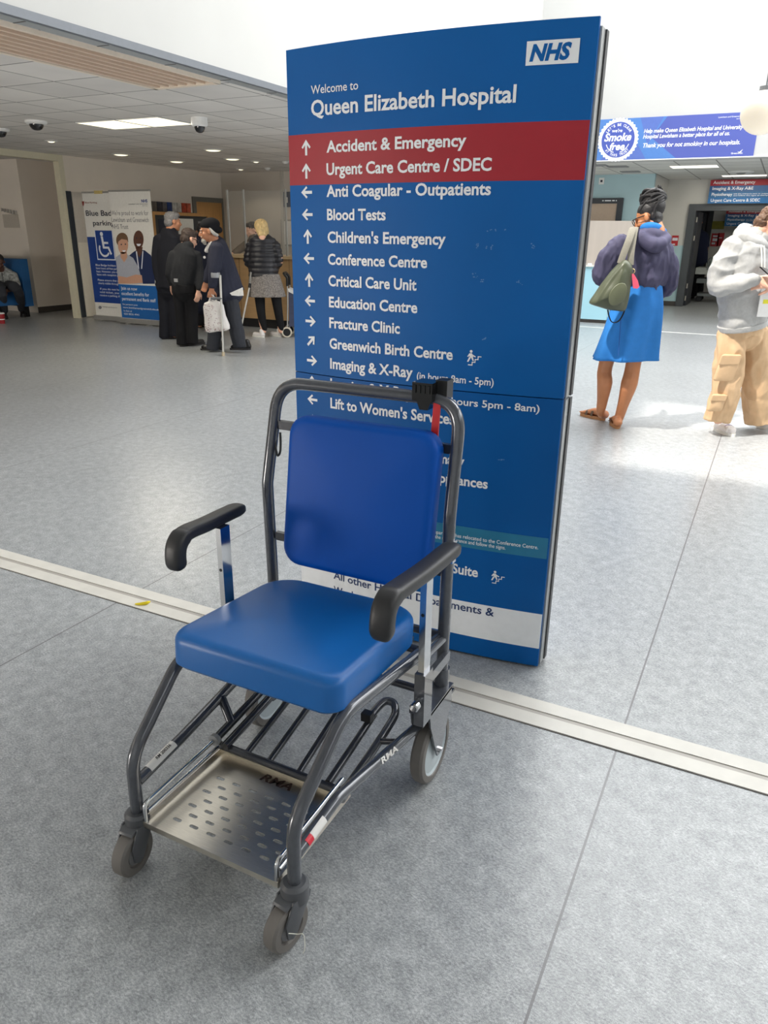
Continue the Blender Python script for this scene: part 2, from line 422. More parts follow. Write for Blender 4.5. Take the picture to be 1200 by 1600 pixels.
# dark strip and white board beside the opening
tag(fbox('dark_upright_panel', (W, 9.40, .01), (W+.03, 9.485, 2.01), mat('dark_blue_grey_panel', (38, 46, 56), .5)), 'tall narrow dark panel fixed to the wall beside the cream opening', 'panel')
wp = empty('white_wall_board', (W, 9.60, 0), 'tall white board standing between the dark strip and the blue badge banner', 'board')
fbox('upper_panel', (W, 9.495, 1.22), (W+.035, 9.80, 2.0), mat('off_white_board', (196, 190, 182), .6), wp, .004, True)
fbox('lower_panel', (W, 9.495, .02), (W+.05, 9.80, 1.22), mat('white_board', (220, 214, 200), .6), wp, .004, True)
# wooden door in the left wall by the corner
d1 = empty('door_1', (W, 12.98, 0)); struct(d1)
b = NB(); box(b, (W-.01, 12.47, 0), (W+.03, 12.57, 2.06)); box(b, (W-.01, 13.37, 0), (W+.03, 13.42, 2.06)); box(b, (W-.01, 12.57, 1.97), (W+.03, 13.37, 2.06))
fin('door_frame', b, mat('grey_door_frame', (112, 110, 104), .5), d1, True, smooth=False)
fbox('door_leaf', (W, 12.57, 0), (W+.015, 13.37, 1.97), wood, d1, world=True)
# back right: pale blue wall, corridor wall with double door opening
wall('wall_blue', (-6.0, 16.1, 0), (-2.43, 16.22, CZ), blue_wall)
wall('wall_blue_return', (-2.55, 16.22, 0), (-2.43, 18.0, CZ), grey_wall)
b = NB(); box(b, (-2.6, 18.0, 0), (-1.93, 18.15, CZ)); box(b, (-1.93, 18.0, 2.06), (.25, 18.15, CZ)); box(b, (.25, 18.0, 0), (6, 18.15, CZ))
struct(fin('wall_corridor', b, grey_wall, smooth=False))
struct(fbox('wall_corridor_dado', (-2.43, 17.985, .1), (-1.93, 18.0, 1.25), blue_wall))
struct(fbox('baseboard_corridor', (-2.43, 17.975, 0), (-1.93, 18.0, .1), skirt_m))
d2 = empty('door_2', (-.85, 18.0, 0)); struct(d2)
b = NB(); box(b, (-1.95, 17.95, 0), (-1.80, 18.2, 2.07)); box(b, (.12, 17.95, 0), (.27, 18.2, 2.07)); box(b, (-1.80, 17.95, 1.94), (.12, 18.2, 2.07))
fin('door_frame', b, frame_dark, d2, True, smooth=False)
lf = fbox('door_leaf', (-1.80, 18.2, .01), (-1.75, 19.05, 1.93), mat('dark_door_leaf', (48, 50, 56), .5), d2, world=True)
for z in (.16, .42, 1.40, 1.77):
    fin('hinge', cyl(NB(), (-1.785, 18.19, z-.05), (-1.785, 18.19, z+.05), .014), mat('pale_hinge', (205, 200, 188), .4, .3), d2, True)
# room beyond the double door
wall('wall_beyond', (-1.78, 21.6, 0), (6, 21.7, CZ), grey_wall)
wall('wall_beyond_side', (-2.75, 18.15, 0), (-2.65, 25, CZ), mat('dim_room_wall', (120, 118, 116), .7))  # the far room's dimness is put into this wall colour
wall('wall_beyond_end', (-2.75, 24.6, 0), (6, 24.7, CZ), MATS['dim_room_wall'])
d3 = empty('door_3', (-1.95, 21.6, 0)); struct(d3)
b = NB(); box(b, (-2.65, 21.58, 0), (-2.30, 21.7, 2.1)); box(b, (-1.86, 21.55, 0), (-1.74, 21.72, 2.1)); box(b, (-2.3, 21.58, 1.98), (-1.78, 21.7, 2.1)); box(b, (-2.65, 21.58, 2.1), (-1.74, 21.7, CZ))
fin('door_frame', b, mat('black_door_frame', (36, 38, 42), .5), d3, True, smooth=False)
fin('door_leaf', box(NB(), (-1.93, 20.9, .01), (-1.88, 21.55, 1.97)), mat('dark_navy_door', (34, 40, 52), .45), d3, True, smooth=False)
# white threshold line on the floor at the corridor mouth
struct(fbox('trim_4', (-4.2, 12.87, 0), (5.4, 12.915, .003), mat('white_floor_line', (232, 232, 228), .5)))
# ---------------------------------------------------------------- ceiling fittings, left
gr = empty('ceiling_grille', (-4.5, 2, CZ), 'long slatted beige air grille in the low ceiling along the atrium edge', 'grille')
slat_m = mat('beige_grille_slat', (232, 208, 184), .5); gy1 = 5.38
fbox('grille_backing', (-4.83, -2, CZ-.006), (-4.21, gy1, CZ-.002), mat('grille_back_tan', (150, 122, 100), .8), gr, world=True)  # tan backing, darker than the slats in front
for i in range(7):
    x = -4.79+i*.093
    fin('slat', box(NB(), (x-.012, -2, CZ-.022), (x+.014, gy1-.05, CZ-.006)), slat_m, gr, True, smooth=False)
b = NB(); box(b, (-4.86, -2, CZ-.026), (-4.825, gy1, CZ)); box(b, (-4.86, gy1-.05, CZ-.026), (-4.2, gy1, CZ)); box(b, (-4.215, -2, CZ-.026), (-4.195, gy1, CZ))
fin('grille_frame', b, mat('beige_grille_frame', (240, 226, 208), .5), gr, True, smooth=False)
def panel_light(x0, y0, x1, y1, label, m=lamp_glow, energy=14, z=CZ, group=None, col=(1, .93, .78)):
    t = empty('ceiling_light', ((x0+x1)/2, (y0+y1)/2, z), label, 'ceiling light', group)
    b = NB(); f = .012
    box(b, (x0, y0, z-.008), (x1, y0+f, z)); box(b, (x0, y1-f, z-.008), (x1, y1, z)); box(b, (x0, y0+f, z-.008), (x0+f, y1-f, z)); box(b, (x1-f, y0+f, z-.008), (x1, y1-f, z))
    fin('frame', b, white_pl, t, True, smooth=False)
    fin('diffuser', box(NB(), (x0+f, y0+f, z-.006), (x1-f, y1-f, z-.001)), m, t, True, smooth=False)
    if energy: lamp('panel_lamp', 'AREA', ((x0+x1)/2, (y0+y1)/2, z-.012), energy, col, x1-x0-.03, y1-y0-.03, (0, 0, -1))
    return t
panel_light(-7.265, 6.70, -6.675, 7.285, 'left one of two square lit panels in the lobby ceiling', energy=16)
panel_light(-6.66, 6.70, -6.07, 7.285, 'right one of two square lit panels beside the dome camera', energy=16)
def downlight(p, label, r=.11, glow=lamp_glow, energy=6, g='round downlights in the lobby ceiling'):
    t = empty('downlight', (p.x, p.y, CZ), label, 'ceiling light', g)
    fin('trim_ring', lathe(NB(), [(r, 0), (r+.035, 0), (r+.035, -.006), (r+.01, -.014), (r, -.01), (r, 0)], (0, 0, 0)), white_pl, t)
    fin('lens', lathe(NB(), [(0, -.001), (r, -.001), (r, -.008), (r*.6, -.020), (0, -.024)], (0, 0, 0)), glow, t)
    lamp('downlight_lamp', 'SPOT', (p.x, p.y, CZ-.05), energy, (1, .88, .68), .06, direction=(0, 0, -1)).data.spot_size = 2.2
DL = [((80, 220), 'small downlight nearest the wide opening in the left wall', .05), ((189, 241), 'lit downlight above the blue badge banner', .11),
      ((276, 252), 'lit downlight over the notice board, closest to the left wall', .11), ((333, 234), 'lit downlight nearest the two square light panels', .11),
      ((363, 248), 'lit downlight between the square panels and the wooden door', .11), ((400, 252), 'small bright downlight over the reception desk, right of the others', .05),
      ((376, 264), 'small bright downlight near the corner by the wooden door', .05)]
for p, l, r in DL: downlight(atz(*p, CZ), l, r)
def dome_cam(p, label, s=1.0, drop=.03):
    t = empty('dome_camera', (p.x, p.y, CZ), label, 'security camera', 'dome cameras on the ceiling')
    fin('housing', lathe(NB(), [(0, 0), (.085*s, 0), (.085*s, -drop), (.07*s, -drop-.014), (0, -drop-.014)], (0, 0, 0)), white_pl, t)
    fin('dome', lathe(NB(), [(.056*s, -drop-.012), (.055*s, -drop-.03), (.04*s, -drop-.06), (.02*s, -drop-.072), (0, -drop-.075)], (0, 0, 0)), mat('smoked_dome', (22, 22, 26), .1, coat=.6), t)
dome_cam(atz(311, 184, CZ), 'white dome camera with deep housing beside the right light panel', 1.0, .07)
dome_cam(atz(56, 189, CZ), 'wide flat dome camera left of the light panels', 1.35, .02)
dome_cam(atz(0, 201, CZ), 'dark dome camera cut off by the left edge of the view', 1.2, .02)
for p, l in (((418, 262), 'small smoke detector on the ceiling near the reception corner'), ((446, 252), 'smoke detector on the ceiling beside the big blue sign')):
    q = atz(*p, CZ)
    t = empty('smoke_detector', (q.x, q.y, CZ), l, 'smoke detector', 'smoke detectors in the lobby')
    fin('body', lathe(NB(), [(0, 0), (.055, 0), (.055, -.015), (.035, -.04), (0, -.045)], (0, 0, 0)), white_pl, t)
# corridor ceiling lights
q = atz(1085, 260, CZ)
panel_light(q.x-.38, q.y-.26, q.x+.38, q.y+.26, 'dimmer rectangular light panel in the corridor ceiling below the banner', cool_glow, 12, group=None)
q = atz(1163, 274, CZ)
panel_light(q.x-.40, q.y-.20, q.x+.40, q.y+.20, 'bright light panel in the corridor ceiling above the hanging sign', cool_glow, 14, group=None)
t = empty('ceiling_speaker', tuple(atz(1158, 268, CZ)), 'round white ceiling fitting just in front of the bright corridor light panel', 'ceiling fitting')
fin('rim', lathe(NB(), [(0, 0), (.22, 0), (.22, -.012), (.18, -.03), (0, -.02)], (0, 0, 0)), white_pl, t)
fin('cone', lathe(NB(), [(.09, -.022), (.05, -.05), (0, -.052)], (0, 0, 0)), mat('grey_fitting', (150, 150, 148), .5), t)
for p, l in (((932, 258), 'grey square vent in the corridor ceiling next to the big sign'), ((965, 260), 'grey square vent in the corridor ceiling right of its neighbour'), ((985, 268), 'grey vent farthest back in the corridor ceiling')):
    q = atz(*p, CZ); t = empty('ceiling_vent', (q.x, q.y, CZ), l, 'vent', 'grey vents in the corridor ceiling')
    fbox('backing', (-.17, -.14, -.006), (.17, .14, 0), mat('vent_grey', (128, 130, 130), .6), t)
    for i in range(5): fbox('slat', (-.16, -.12+i*.05, -.014), (.16, -.10+i*.05, -.006), mat('vent_slat', (150, 152, 152), .5), t)
lamp('room_beyond_fill', 'AREA', (.4, 19.6, CZ-.02), 16, (1, .95, .85), 1.2, 1.2, (0, 0, -1))  # unseen lamp added to brighten the room beyond the double door
# globe lamp hung in the atrium
gp = aty(1191, 176, 7.5); gp.x = max(gp.x, -.4)
g = empty('globe_lamp', (gp.x, gp.y, gp.z), 'large round frosted globe lamp hanging at the top right of the atrium', 'pendant lamp')
fin('globe', lathe(NB(), [(.045, .155)]+[(.165*math.sin(a), .165*math.cos(a)) for a in [math.pi*i/20 for i in range(2, 20)]]+[(0, -.165)], (0, 0, 0)), mat('frosted_globe', (238, 228, 210), .4, emit=(255, 240, 214), estr=.28), g)
fin('cap', lathe(NB(), [(0, .19), (.05, .19), (.05, .15), (0, .15)], (0, 0, 0)), grey_metal, g)
fin('rod', cyl(NB(), (0, 0, .19), (0, 0, 7.5-gp.z), .008), grey_metal, g)
# ---------------------------------------------------------------- the big blue totem sign
SX0, SX1, SZT, SZJ = -1.508, -.531, 1.965, .957
def SYf(x):
    u = (x-(SX0+SX1)/2)/((SX1-SX0)/2); return 2.272-.043*(1-u*u)
def onsign(v): return Vector((v.x, SYf(v.x)-.0012, v.z))
def sg(px, py):
    p = aty(px, py, 2.24)
    for _ in range(6): p = aty(px, py, SYf(p.x))
    return p
sign_blue = mat('sign_blue', (0, 96, 172), .48, var=.05, scale=3, bump=.03, bscale=8, spec=.22)
sign_blue2 = mat('sign_blue_shaded', (0, 90, 164), .48, var=.05, scale=3, bump=.03, bscale=8, spec=.22)  # darker copy: weaker light on the lower sign put into the colour
sign_red = mat('sign_red', (168, 16, 38), .45, var=.06, scale=8)
sign_white = mat('sign_white_vinyl', (246, 249, 253), .4, var=.03)
sign_teal = mat('sign_teal_strip', (38, 122, 160), .35)
navy = mat('navy_print', (16, 50, 104), .45)
sr = empty('wayfinding_sign', ((SX0+SX1)/2, 2.3, 0), 'tall bowed blue hospital direction sign standing behind the wheelchair', 'sign')
def curved(name, z0, z1, m, x0=SX0, x1=SX1, th=.012, lift=0.0, n=36, parent=sr):
    b = NB(); F = []; B = []
    for i in range(n+1):
        x = x0+(x1-x0)*i/n; y = SYf(x)-lift
        F.append((b.verts.new((x, y, z0)), b.verts.new((x, y, z1)))); B.append((b.verts.new((x, y+th, z0)), b.verts.new((x, y+th, z1))))
    for i in range(n):
        b.faces.new((F[i][0], F[i+1][0], F[i+1][1], F[i][1])); b.faces.new((B[i+1][0], B[i][0], B[i][1], B[i+1][1]))
        b.faces.new((F[i][1], F[i+1][1], B[i+1][1], B[i][1])); b.faces.new((F[i+1][0], F[i][0], B[i][0], B[i+1][0]))
    b.faces.new((F[0][0], F[0][1], B[0][1], B[0][0])); b.faces.new((F[n][1], F[n][0], B[n][0], B[n][1]))
    return fin(name, b, m, parent, True)
curved('upper_panel', SZJ+.0015, SZT, sign_blue)
curved('lower_panel', .008, SZJ-.0015, sign_blue2)
post_m = mat('sign_edge_aluminium', (170, 172, 172), .35, .7)
dark_edge = mat('sign_edge_dark', (66, 66, 68), .5)
for s, x in ((1, SX1), (-1, SX0)):
    for z0, z1 in ((.012, SZJ-.004), (SZJ+.004, SZT-.02)):
        fbox('edge_post', (x-.004 if s > 0 else x-.006, 2.284, z0), (x+.006 if s > 0 else x+.004, 2.325, z1), post_m, sr, world=True)
        fbox('edge_cover', (x-.006 if s > 0 else x-.010, 2.325, z0), (x+.010 if s > 0 else x+.006, 2.352, z1), dark_edge, sr, world=True)
bk = NB(); box(bk, (SX0+.01, 2.335, .01), (SX1-.01, 2.348, SZT-.03)); fin('back_panel', bk, sign_blue2, sr, True, smooth=False)
fbox('base_plate', (SX0+.05, 2.285, 0), (SX1-.05, 2.335, .012), dark_edge, sr, world=True)
zt, zb = (sg(452, 210.7).z+sg(923, 189).z)/2, (sg(455.5, 288.5).z+sg(914, 283).z)/2
curved('red_band', zb, zt, sign_red, th=.0008, lift=.0006)
def avgz(*pp): return sum(sg(*p).z for p in pp)/len(pp)
zwt, zwb = avgz((704.5, 934.4), (838.7, 960)), avgz((702, 987), (833.7, 1012.6))
curved('white_band', zwb, zwt, sign_white, th=.0008, lift=.0006)
ztt, ztb = avgz((706.4, 819.4), (850, 841.2)), avgz((708, 851.6), (847.5, 873))
curved('teal_strip', ztb, ztt, sign_teal, x0=SX0+.33, x1=SX1-.004, th=.0008, lift=.0008)
LIFT = Vector((0, -.0012, 0))
def on2(v): return Vector((v.x, SYf(v.x)-.0018, v.z))
def sline(s, a, b, cap, m=sign_white, bold=.022, shear=0):
    p0, p1 = sg(*a), sg(*b); z = (p0.z+p1.z)/2
    c = abs(sg(a[0], a[1]-cap).z-sg(*a).z)
    p0.z = p1.z = z
    return text(s, p0, p1, c, (0, 0, 1), m, sr, bold, shear, on2)
def swash(): pass
UPA = [(0, 1), (.5, .52), (.36, .42), (.12, .66), (.12, -.0), (-.12, 0), (-.12, .66), (-.36, .42), (-.5, .52)]
def arrow(box_px, rot, m=sign_white):
    x0, x1, y0, y1 = box_px; cx, cy = (x0+x1)/2, (y0+y1)/2
    c = sg(cx, cy); s = .036
    a = math.radians(rot); pts = []
    for u, v in UPA:
        v -= .5; X, Z = (u*.82*math.cos(a)-v*math.sin(a))*s*1.28, (u*.82*math.sin(a)+v*math.cos(a))*s*1.28
        pts.append((c.x+X, c.y, c.z+Z))
    flat('arrow', [pts], m, sr, on2)
sline('Welcome to', (486.4, 146.5), (560, 140.5), 13.2, bold=.008)
sline('Queen Elizabeth Hospital', (486.8, 180), (806, 161), 23.5, bold=.022)
# NHS lozenge
cs = [sg(824, 65.5), sg(906.7, 59), sg(904, 98.4), sg(821, 103)]
x0, x1 = (cs[0].x+cs[3].x)/2, (cs[1].x+cs[2].x)/2; z1, z0 = (cs[0].z+cs[1].z)/2, (cs[2].z+cs[3].z)/2
lx = [x0+(x1-x0)*i/8 for i in range(9)]
flat('logo_panel', [[(lx[i], 0, z0), (lx[i+1], 0, z0), (lx[i+1], 0, z1), (lx[i], 0, z1)] for i in range(8)], sign_white, sr, on2)
text('NHS', (x0+.010, 0, z0+.011), (x1-.026, 0, z0+.011), (z1-z0)-.021, (0, 0, 1), sign_blue, sr, .045, .22, lambda v: Vector((v.x, SYf(v.x)-.0026, v.z)))
LINES = [('Accident & Emergency', (510.6, 236.7), (728.6, 230), 17.5), ('Urgent Care Centre / SDEC', (510.6, 273.5), (768, 266), 17.5),
 ('Anti Coagular - Outpatients', (510.6, 306.9), (767, 304.7), 17), ('Blood Tests', (511.5, 342.8), (603, 344.6), 16.5),
 ("Children's Emergency", (512.4, 378), (696.5, 383), 16.5), ('Conference Centre', (512.8, 412.6), (667.5, 418.7), 16),
 ('Critical Care Unit', (513.7, 446), (651, 454), 16), ('Education Centre', (514.5, 479), (652.3, 489.3), 15.8),
 ('Fracture Clinic', (515, 511.4), (625, 521.4), 15.6), ('Greenwich Birth Centre', (515.4, 543), (707.4, 563), 15.4),
 ('Imaging & X-Ray', (516.3, 573.4), (645, 592), 15.4), ('(in hours 8am - 5pm)', (651.5, 592), (771.5, 602.5), 10.5),
 ('Imaging & X-Ray', (516.6, 605.4), (645, 624.6), 15.2), ('(out of hours 5pm - 8am)', (651.5, 624.5), (843, 645), 10.5),
 ("Lift to Women's Services", (516.7, 636.2), (710, 664), 15.2)]
for s, a, b, c in LINES: sline(s, a, b, c, bold=.026 if s[0] != '(' else .016)
for bx, r in (((471, 486.4, 216, 245.3), 0), ((471, 487, 252.7, 281.7), 0), ((470, 489, 291.7, 309.5), 90), ((471, 490, 326, 344.6), 90), ((474.7, 487.7, 357, 382), 0),
  ((473.8, 492, 395, 412.6), 90), ((476.8, 490, 425, 449.4), 0), ((475.5, 493.7, 461.6, 478.5), 90), ((476.8, 494.6, 494, 509.7), -90), ((480, 493.3, 523.5, 541), -45),
  ((479, 496.8, 556, 570.8), -90), ((482, 494, 584.6, 609), 0), ((480, 497, 617, 631.4), 90), ((482, 496, 646, 668), 0)): arrow(bx, r)
# lower lines, mostly behind the chair
def sline_r(s, end, cap, w, m=sign_white, bold=.026):
    p1 = sg(*end); c = abs(sg(end[0], end[1]-cap).z-p1.z); p0 = Vector((p1.x-w, p1.y, p1.z))
    return text(s, p0, p1, c, (0, 0, 1), m, sr, bold, 0, on2)
sline_r('Pharmacy', (725.6, 728), 14.6, .17)
sline_r('Patient Appliances', (762, 763.4), 14.6, .34)
sline_r('Maternity Suite', (746.7, 901.5), 14.4, .29)
text('The department has relocated to the Conference Centre.', Vector((sg(841, 858).x-.40, 0, sg(841, 858).z)), sg(841, 858), .013, (0, 0, 1), sign_white, sr, .006, 0, on2)
text('Please go to the main entrance and follow the signs.', Vector((sg(790, 858.5).x-.33, 0, sg(790, 858.5).z)), sg(790, 858.5), .013, (0, 0, 1), sign_white, sr, .006, 0, on2)
z = avgz((521.6, 900.7), (771.6, 966)); a, b_ = sg(521.6, 900.7), sg(771.6, 966); a.z = b_.z = z
text('All other Hospital Departments &', a, b_, .030, (0, 0, 1), navy, sr, .012, 0, on2)
a2 = Vector((a.x, 0, z-.062)); text('Wards', a2, a2+Vector((.105, 0, 0)), .030, (0, 0, 1), navy, sr, .012, 0, on2)
def stair_icon(px, py, s):
    c = sg(px, py); P = lambda pts: [(c.x+u*s, 0, c.z+v*s) for u, v in pts]
    circ = [( -.18+.10*math.cos(t*.5236), .42+.10*math.sin(t*.5236)) for t in range(12)]
    polys = [P(circ), P([(-.32, .28), (-.12, .30), (.0, .05), (-.14, -.02), (-.3, .08)]), P([(-.14, .26), (.16, .10), (.14, .03), (-.14, .16)]),
             P([(-.32, .26), (-.24, .26), (-.36, .04), (-.44, .06)]), P([(-.16, .0), (-.02, .02), (.04, -.2), (-.04, -.22)]), P([(-.3, .04), (-.18, .0), (-.34, -.3), (-.44, -.28)]),
             P([(-.36, -.46), (-.36, -.53), (-.04, -.53), (-.04, -.33), (.16, -.33), (.16, -.13), (.36, -.13), (.36, .07), (.56, .07), (.56, .13), (.30, .13), (.30, -.07), (.10, -.07), (.10, -.27), (-.10, -.27), (-.10, -.46)])]
    flat('stairs_symbol', polys, sign_white, sr, on2)
stair_icon(740, 559, .046); stair_icon(777, 902, .046)
# pale scuffs left by old tape
scuff = mat('tape_scuff', (92, 138, 190), .6)
for px, py, w, h in ((765, 386, 5, 3), (748, 384, 3, 3), (742, 431, 4, 4), (753, 438, 3, 2), (832, 384, 4, 4), (812, 442, 4, 4), (778, 360, 16, 1.5), (783, 718, 6, .8), (757, 529, 3, 2)):
    c = sg(px, py); rng = random.Random(px)
    polys = []
    for j in range(7):
        ox_, oz_ = (rng.random()-.5)*w*.0042, (rng.random()-.5)*h*.0042; rr = .0012+.0016*rng.random()
        polys.append([(c.x+ox_+rr*math.cos(t), 0, c.z+oz_+rr*.7*math.sin(t)) for t in (0, 1.2, 2.5, 3.9, 5.1)])
    flat('scuff_mark', polys, scuff, sr, on2)
# ---------------------------------------------------------------- the porter's wheelchair (local: x right, y back, z up)
ch = empty('transport_wheelchair', (-.917, 1.30, 0), 'blue vinyl hospital transport chair with grey tube frame in the foreground', 'wheelchair')
paint = mat('grey_frame_paint', (80, 83, 90), .22, .3, var=.08, scale=60, coat=.8)
paint_d = mat('dark_frame_paint', (60, 62, 68), .24, .3, var=.06, scale=60, coat=.4)
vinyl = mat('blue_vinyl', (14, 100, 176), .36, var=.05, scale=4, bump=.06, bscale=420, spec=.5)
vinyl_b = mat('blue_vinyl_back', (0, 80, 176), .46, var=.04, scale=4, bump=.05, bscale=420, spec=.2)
armblk = mat('black_moulded_arm', (40, 40, 42), .42, var=.06, scale=30, bump=.08, bscale=300)
steel = mat('brushed_steel', (226, 219, 206), .31, 1.0, var=.10, scale=30, stretch=(1, 30, 1))
rubber = mat('grey_rubber_tyre', (112, 108, 104), .6, var=.06, scale=30)
hub_m = mat('pale_wheel_disc', (186, 196, 200), .35)
caster_m = mat('dark_caster_plastic', (82, 84, 88), .4, var=.05)
TR = .0155
for s in (-1, 1):
    # front leg running up into the seat rail and back to the upright
    path = bend_path([(s*.22, -.312, .118), (s*.22, -.308, .300), (s*.232, -.118, .452), (s*.262, .35, .408)], [.10, .11], 9)
    fin('side_frame', tube(NB(), path, TR, 16), paint, ch)
    path = bend_path([(s*.22, -.300, .215), (s*.226, -.140, .238), (s*.262, .275, .196)], [.12], 7) if s > 0 else bend_path([(s*.22, -.300, .226), (s*.226, -.14, .240), (s*.262, .27, .268)], [.12], 7)
    fin('lower_rail', tube(NB(), path, .0135, 14), paint, ch)
# back hoop: both uprights and the push bar in one bent tube
hoop = bend_path([(-.278, .352, .215), (-.285, .35, .76), (-.274, .408, 1.041), (.268, .408, 1.043), (.274, .35, .76), (.27, .352, .215)], [.12, .085, .085, .12], 10)
fin('back_hoop', tube(NB(), hoop, .0165, 18), paint, ch)
def backM(z0):
    # plane of the upper back: leaning slightly backwards
    n = Vector((0, -1, .155)).normalized(); up = Vector((0, .155, 1)).normalized(); xx = Vector((1, 0, 0))
    m = Matrix((xx, up, n)).transposed().to_4x4(); return m
M = backM(0); M.translation = Vector((.025, .352, .762))
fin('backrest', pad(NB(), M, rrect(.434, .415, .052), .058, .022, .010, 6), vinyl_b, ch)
M2 = backM(0); M2.translation = Vector((.022, .358, .762))
fin('backrest_board', pad(NB(), M2, rrect(.40, .39, .045), .010, .004, 0), black_pl, ch)
for z, y in ((.925, .386), (.603, .352)):
    fin('back_crossbar', box(NB(), (-.262, y-.006, z-.012), (.262, y+.008, z+.012)), paint_d, ch, smooth=False, bevel=.003)
# seat
slope = math.radians(-4.5)
M = Matrix.Translation((-.003, .080, .434)) @ Matrix.Rotation(slope, 4, 'X')
out = []
for cx_, cy_, r_, a0 in ((.235, .23, .085, 0), (-.235, .23, .090, 90), (-.235, -.23, .046, 180), (.235, -.23, .040, 270)):
    sx_, sy_ = (1 if cx_ > 0 else -1), (1 if cy_ > 0 else -1)
    for k_ in range(9):
        t_ = math.radians(a0+90*k_/8); x, y = cx_-sx_*r_+r_*math.cos(t_), cy_-sy_*r_+r_*math.sin(t_)
        out.append((x*(1-.02*(y+.23)/.46), y-.010*(1-(x/.235)**2)*(1 if y < 0 else 0)))
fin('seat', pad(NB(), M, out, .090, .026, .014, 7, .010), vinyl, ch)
fin('seat_board', box(NB(), (-.215, -.10, .438), (.215, .28, .450), Matrix.Rotation(slope, 3, 'X'), (0, .08, .445)), black_pl, ch, smooth=False)
for y in (-.02, .24): fin('seat_crossbar', cyl(NB(), (-.245, y, .435-.05*y), (.245, y, .435-.05*y), .011), paint_d, ch)
# arms
for s in (-1, 1):
    yo = 0 if s > 0 else .006
    pathc = smooth_path([(s*.325, .262, .722), (s*.324, .20, .724), (s*.322, .09, .727), (s*.320, -.015, .735), (s*.318, -.070, .737), (s*.317, -.098, .720), (s*.317, -.108, .690), (s*.316, -.106, .652)], 5) if s > 0 else \
            smooth_path([(s*.325, .280, .703), (s*.324, .21, .705), (s*.322, .11, .707), (s*.320, .055, .711), (s*.318, .022, .708), (s*.317, .000, .690), (s*.317, -.007, .660), (s*.316, -.005, .628)], 5)
    n = len(pathc); ab = []
    for i in range(n):
        e = min(i, n-1-i); f = 1 if e >= 3 else (.45, .78, .93)[e]
        ab.append((.0255*f, (.0165+.004*(i > n*.55))*f))
    fin('armrest', tube(NB(), pathc, .02, 28, ab=ab, side=(1, 0, 0), sup=3.2), armblk, ch)
    px_, py_ = s*.292, (.175 if s > 0 else .15)
    zb_, zt_ = (.405, .715) if s > 0 else (.40, .695)
    ptilt = .02
    b = NB(); box(b, (px_-.008, py_-.019, zb_), (px_+.008, py_+.019, zt_))
    post = fin('arm_post', b, chrome, ch, smooth=False, bevel=.0025)
    fin('adjuster_hole', lathe(NB(), [(0, 0), (.0045, 0), (.0045, .0006), (0, .0006)], (px_, py_-.0190, .575), (0, -1, 0)), black_pl, post, smooth=False)
    b = NB(); box(b, (px_-.014, py_-.025, .262), (px_+.014, py_+.025, .412)); sl = fin('arm_socket', b, paint, ch, smooth=False, bevel=.003)
    fin('locking_knob', lathe(NB(), [(0, 0), (.006, 0), (.006, .014), (.012, .015), (.012, .030), (.009, .034), (0, .034)], (px_, py_-.025, .335), (0, -1, 0)), chrome, sl)
    fin('socket_bracket', box(NB(), (px_-.014 if s > 0 else px_, .17, .345), (px_ if s > 0 else px_+.014, .352, .375)), paint, ch, smooth=False, bevel=.003)
    fin('side_stay', cyl(NB(), (s*.285, .20, .44), (s*.272, .35, .408), .011), paint, ch)
# rear wheels with their fork plates
for s in (-1, 1):
    cx, cy, R = s*.272, .285, .100
    rw = fin('rear_wheel', lathe(NB(), [(.078, -.019), (.094, -.018), (.0995, -.011), (.1, 0), (.0995, .011), (.094, .018), (.078, .019), (.074, .012), (.074, -.012), (.078, -.019)], (cx, cy, R), (1, 0, 0), 48), rubber, ch)
    fin('wheel_disc', lathe(NB(), [(0, -.016), (.03, -.016), (.07, -.012), (.0765, -.016), (.0765, .016), (.07, .012), (.03, .016), (0, .016)], (cx, cy, R), (1, 0, 0), 40), hub_m, rw)
    for t in (-.026, .026):
        pts = [(cx+t-.0025, .355, .262), (cx+t-.0025, .205, .262), (cx+t-.0025, .215, .215), (cx+t-.0025, cy-.014, .088), (cx+t-.0025, cy+.008, .085), (cx+t-.0025, .360, .215)]
        fin('fork_plate', prism(NB(), pts, (.005, 0, 0)), paint, ch, smooth=False, bevel=.001)
    fin('fork_top', box(NB(), (cx-.0285, .20, .255), (cx+.0285, .368, .266)), paint, ch, smooth=False, bevel=.002)
    fin('axle_bolt', lathe(NB(), [(0, -.036), (.008, -.036), (.008, .036), (0, .036)], (cx, cy, R), (1, 0, 0), 6), chrome, ch, smooth=False)
    fin('upright_collar', lathe(NB(), [(.0166, 0), (.022, 0), (.022, .055), (.0166, .055)], (s*.27, .352, .262), (0, 0, 1)), paint, ch)
fin('brake_pedal', box(NB(), (.255, .365, .205), (.285, .42, .213)), paint_d, ch, smooth=False, bevel=.002)
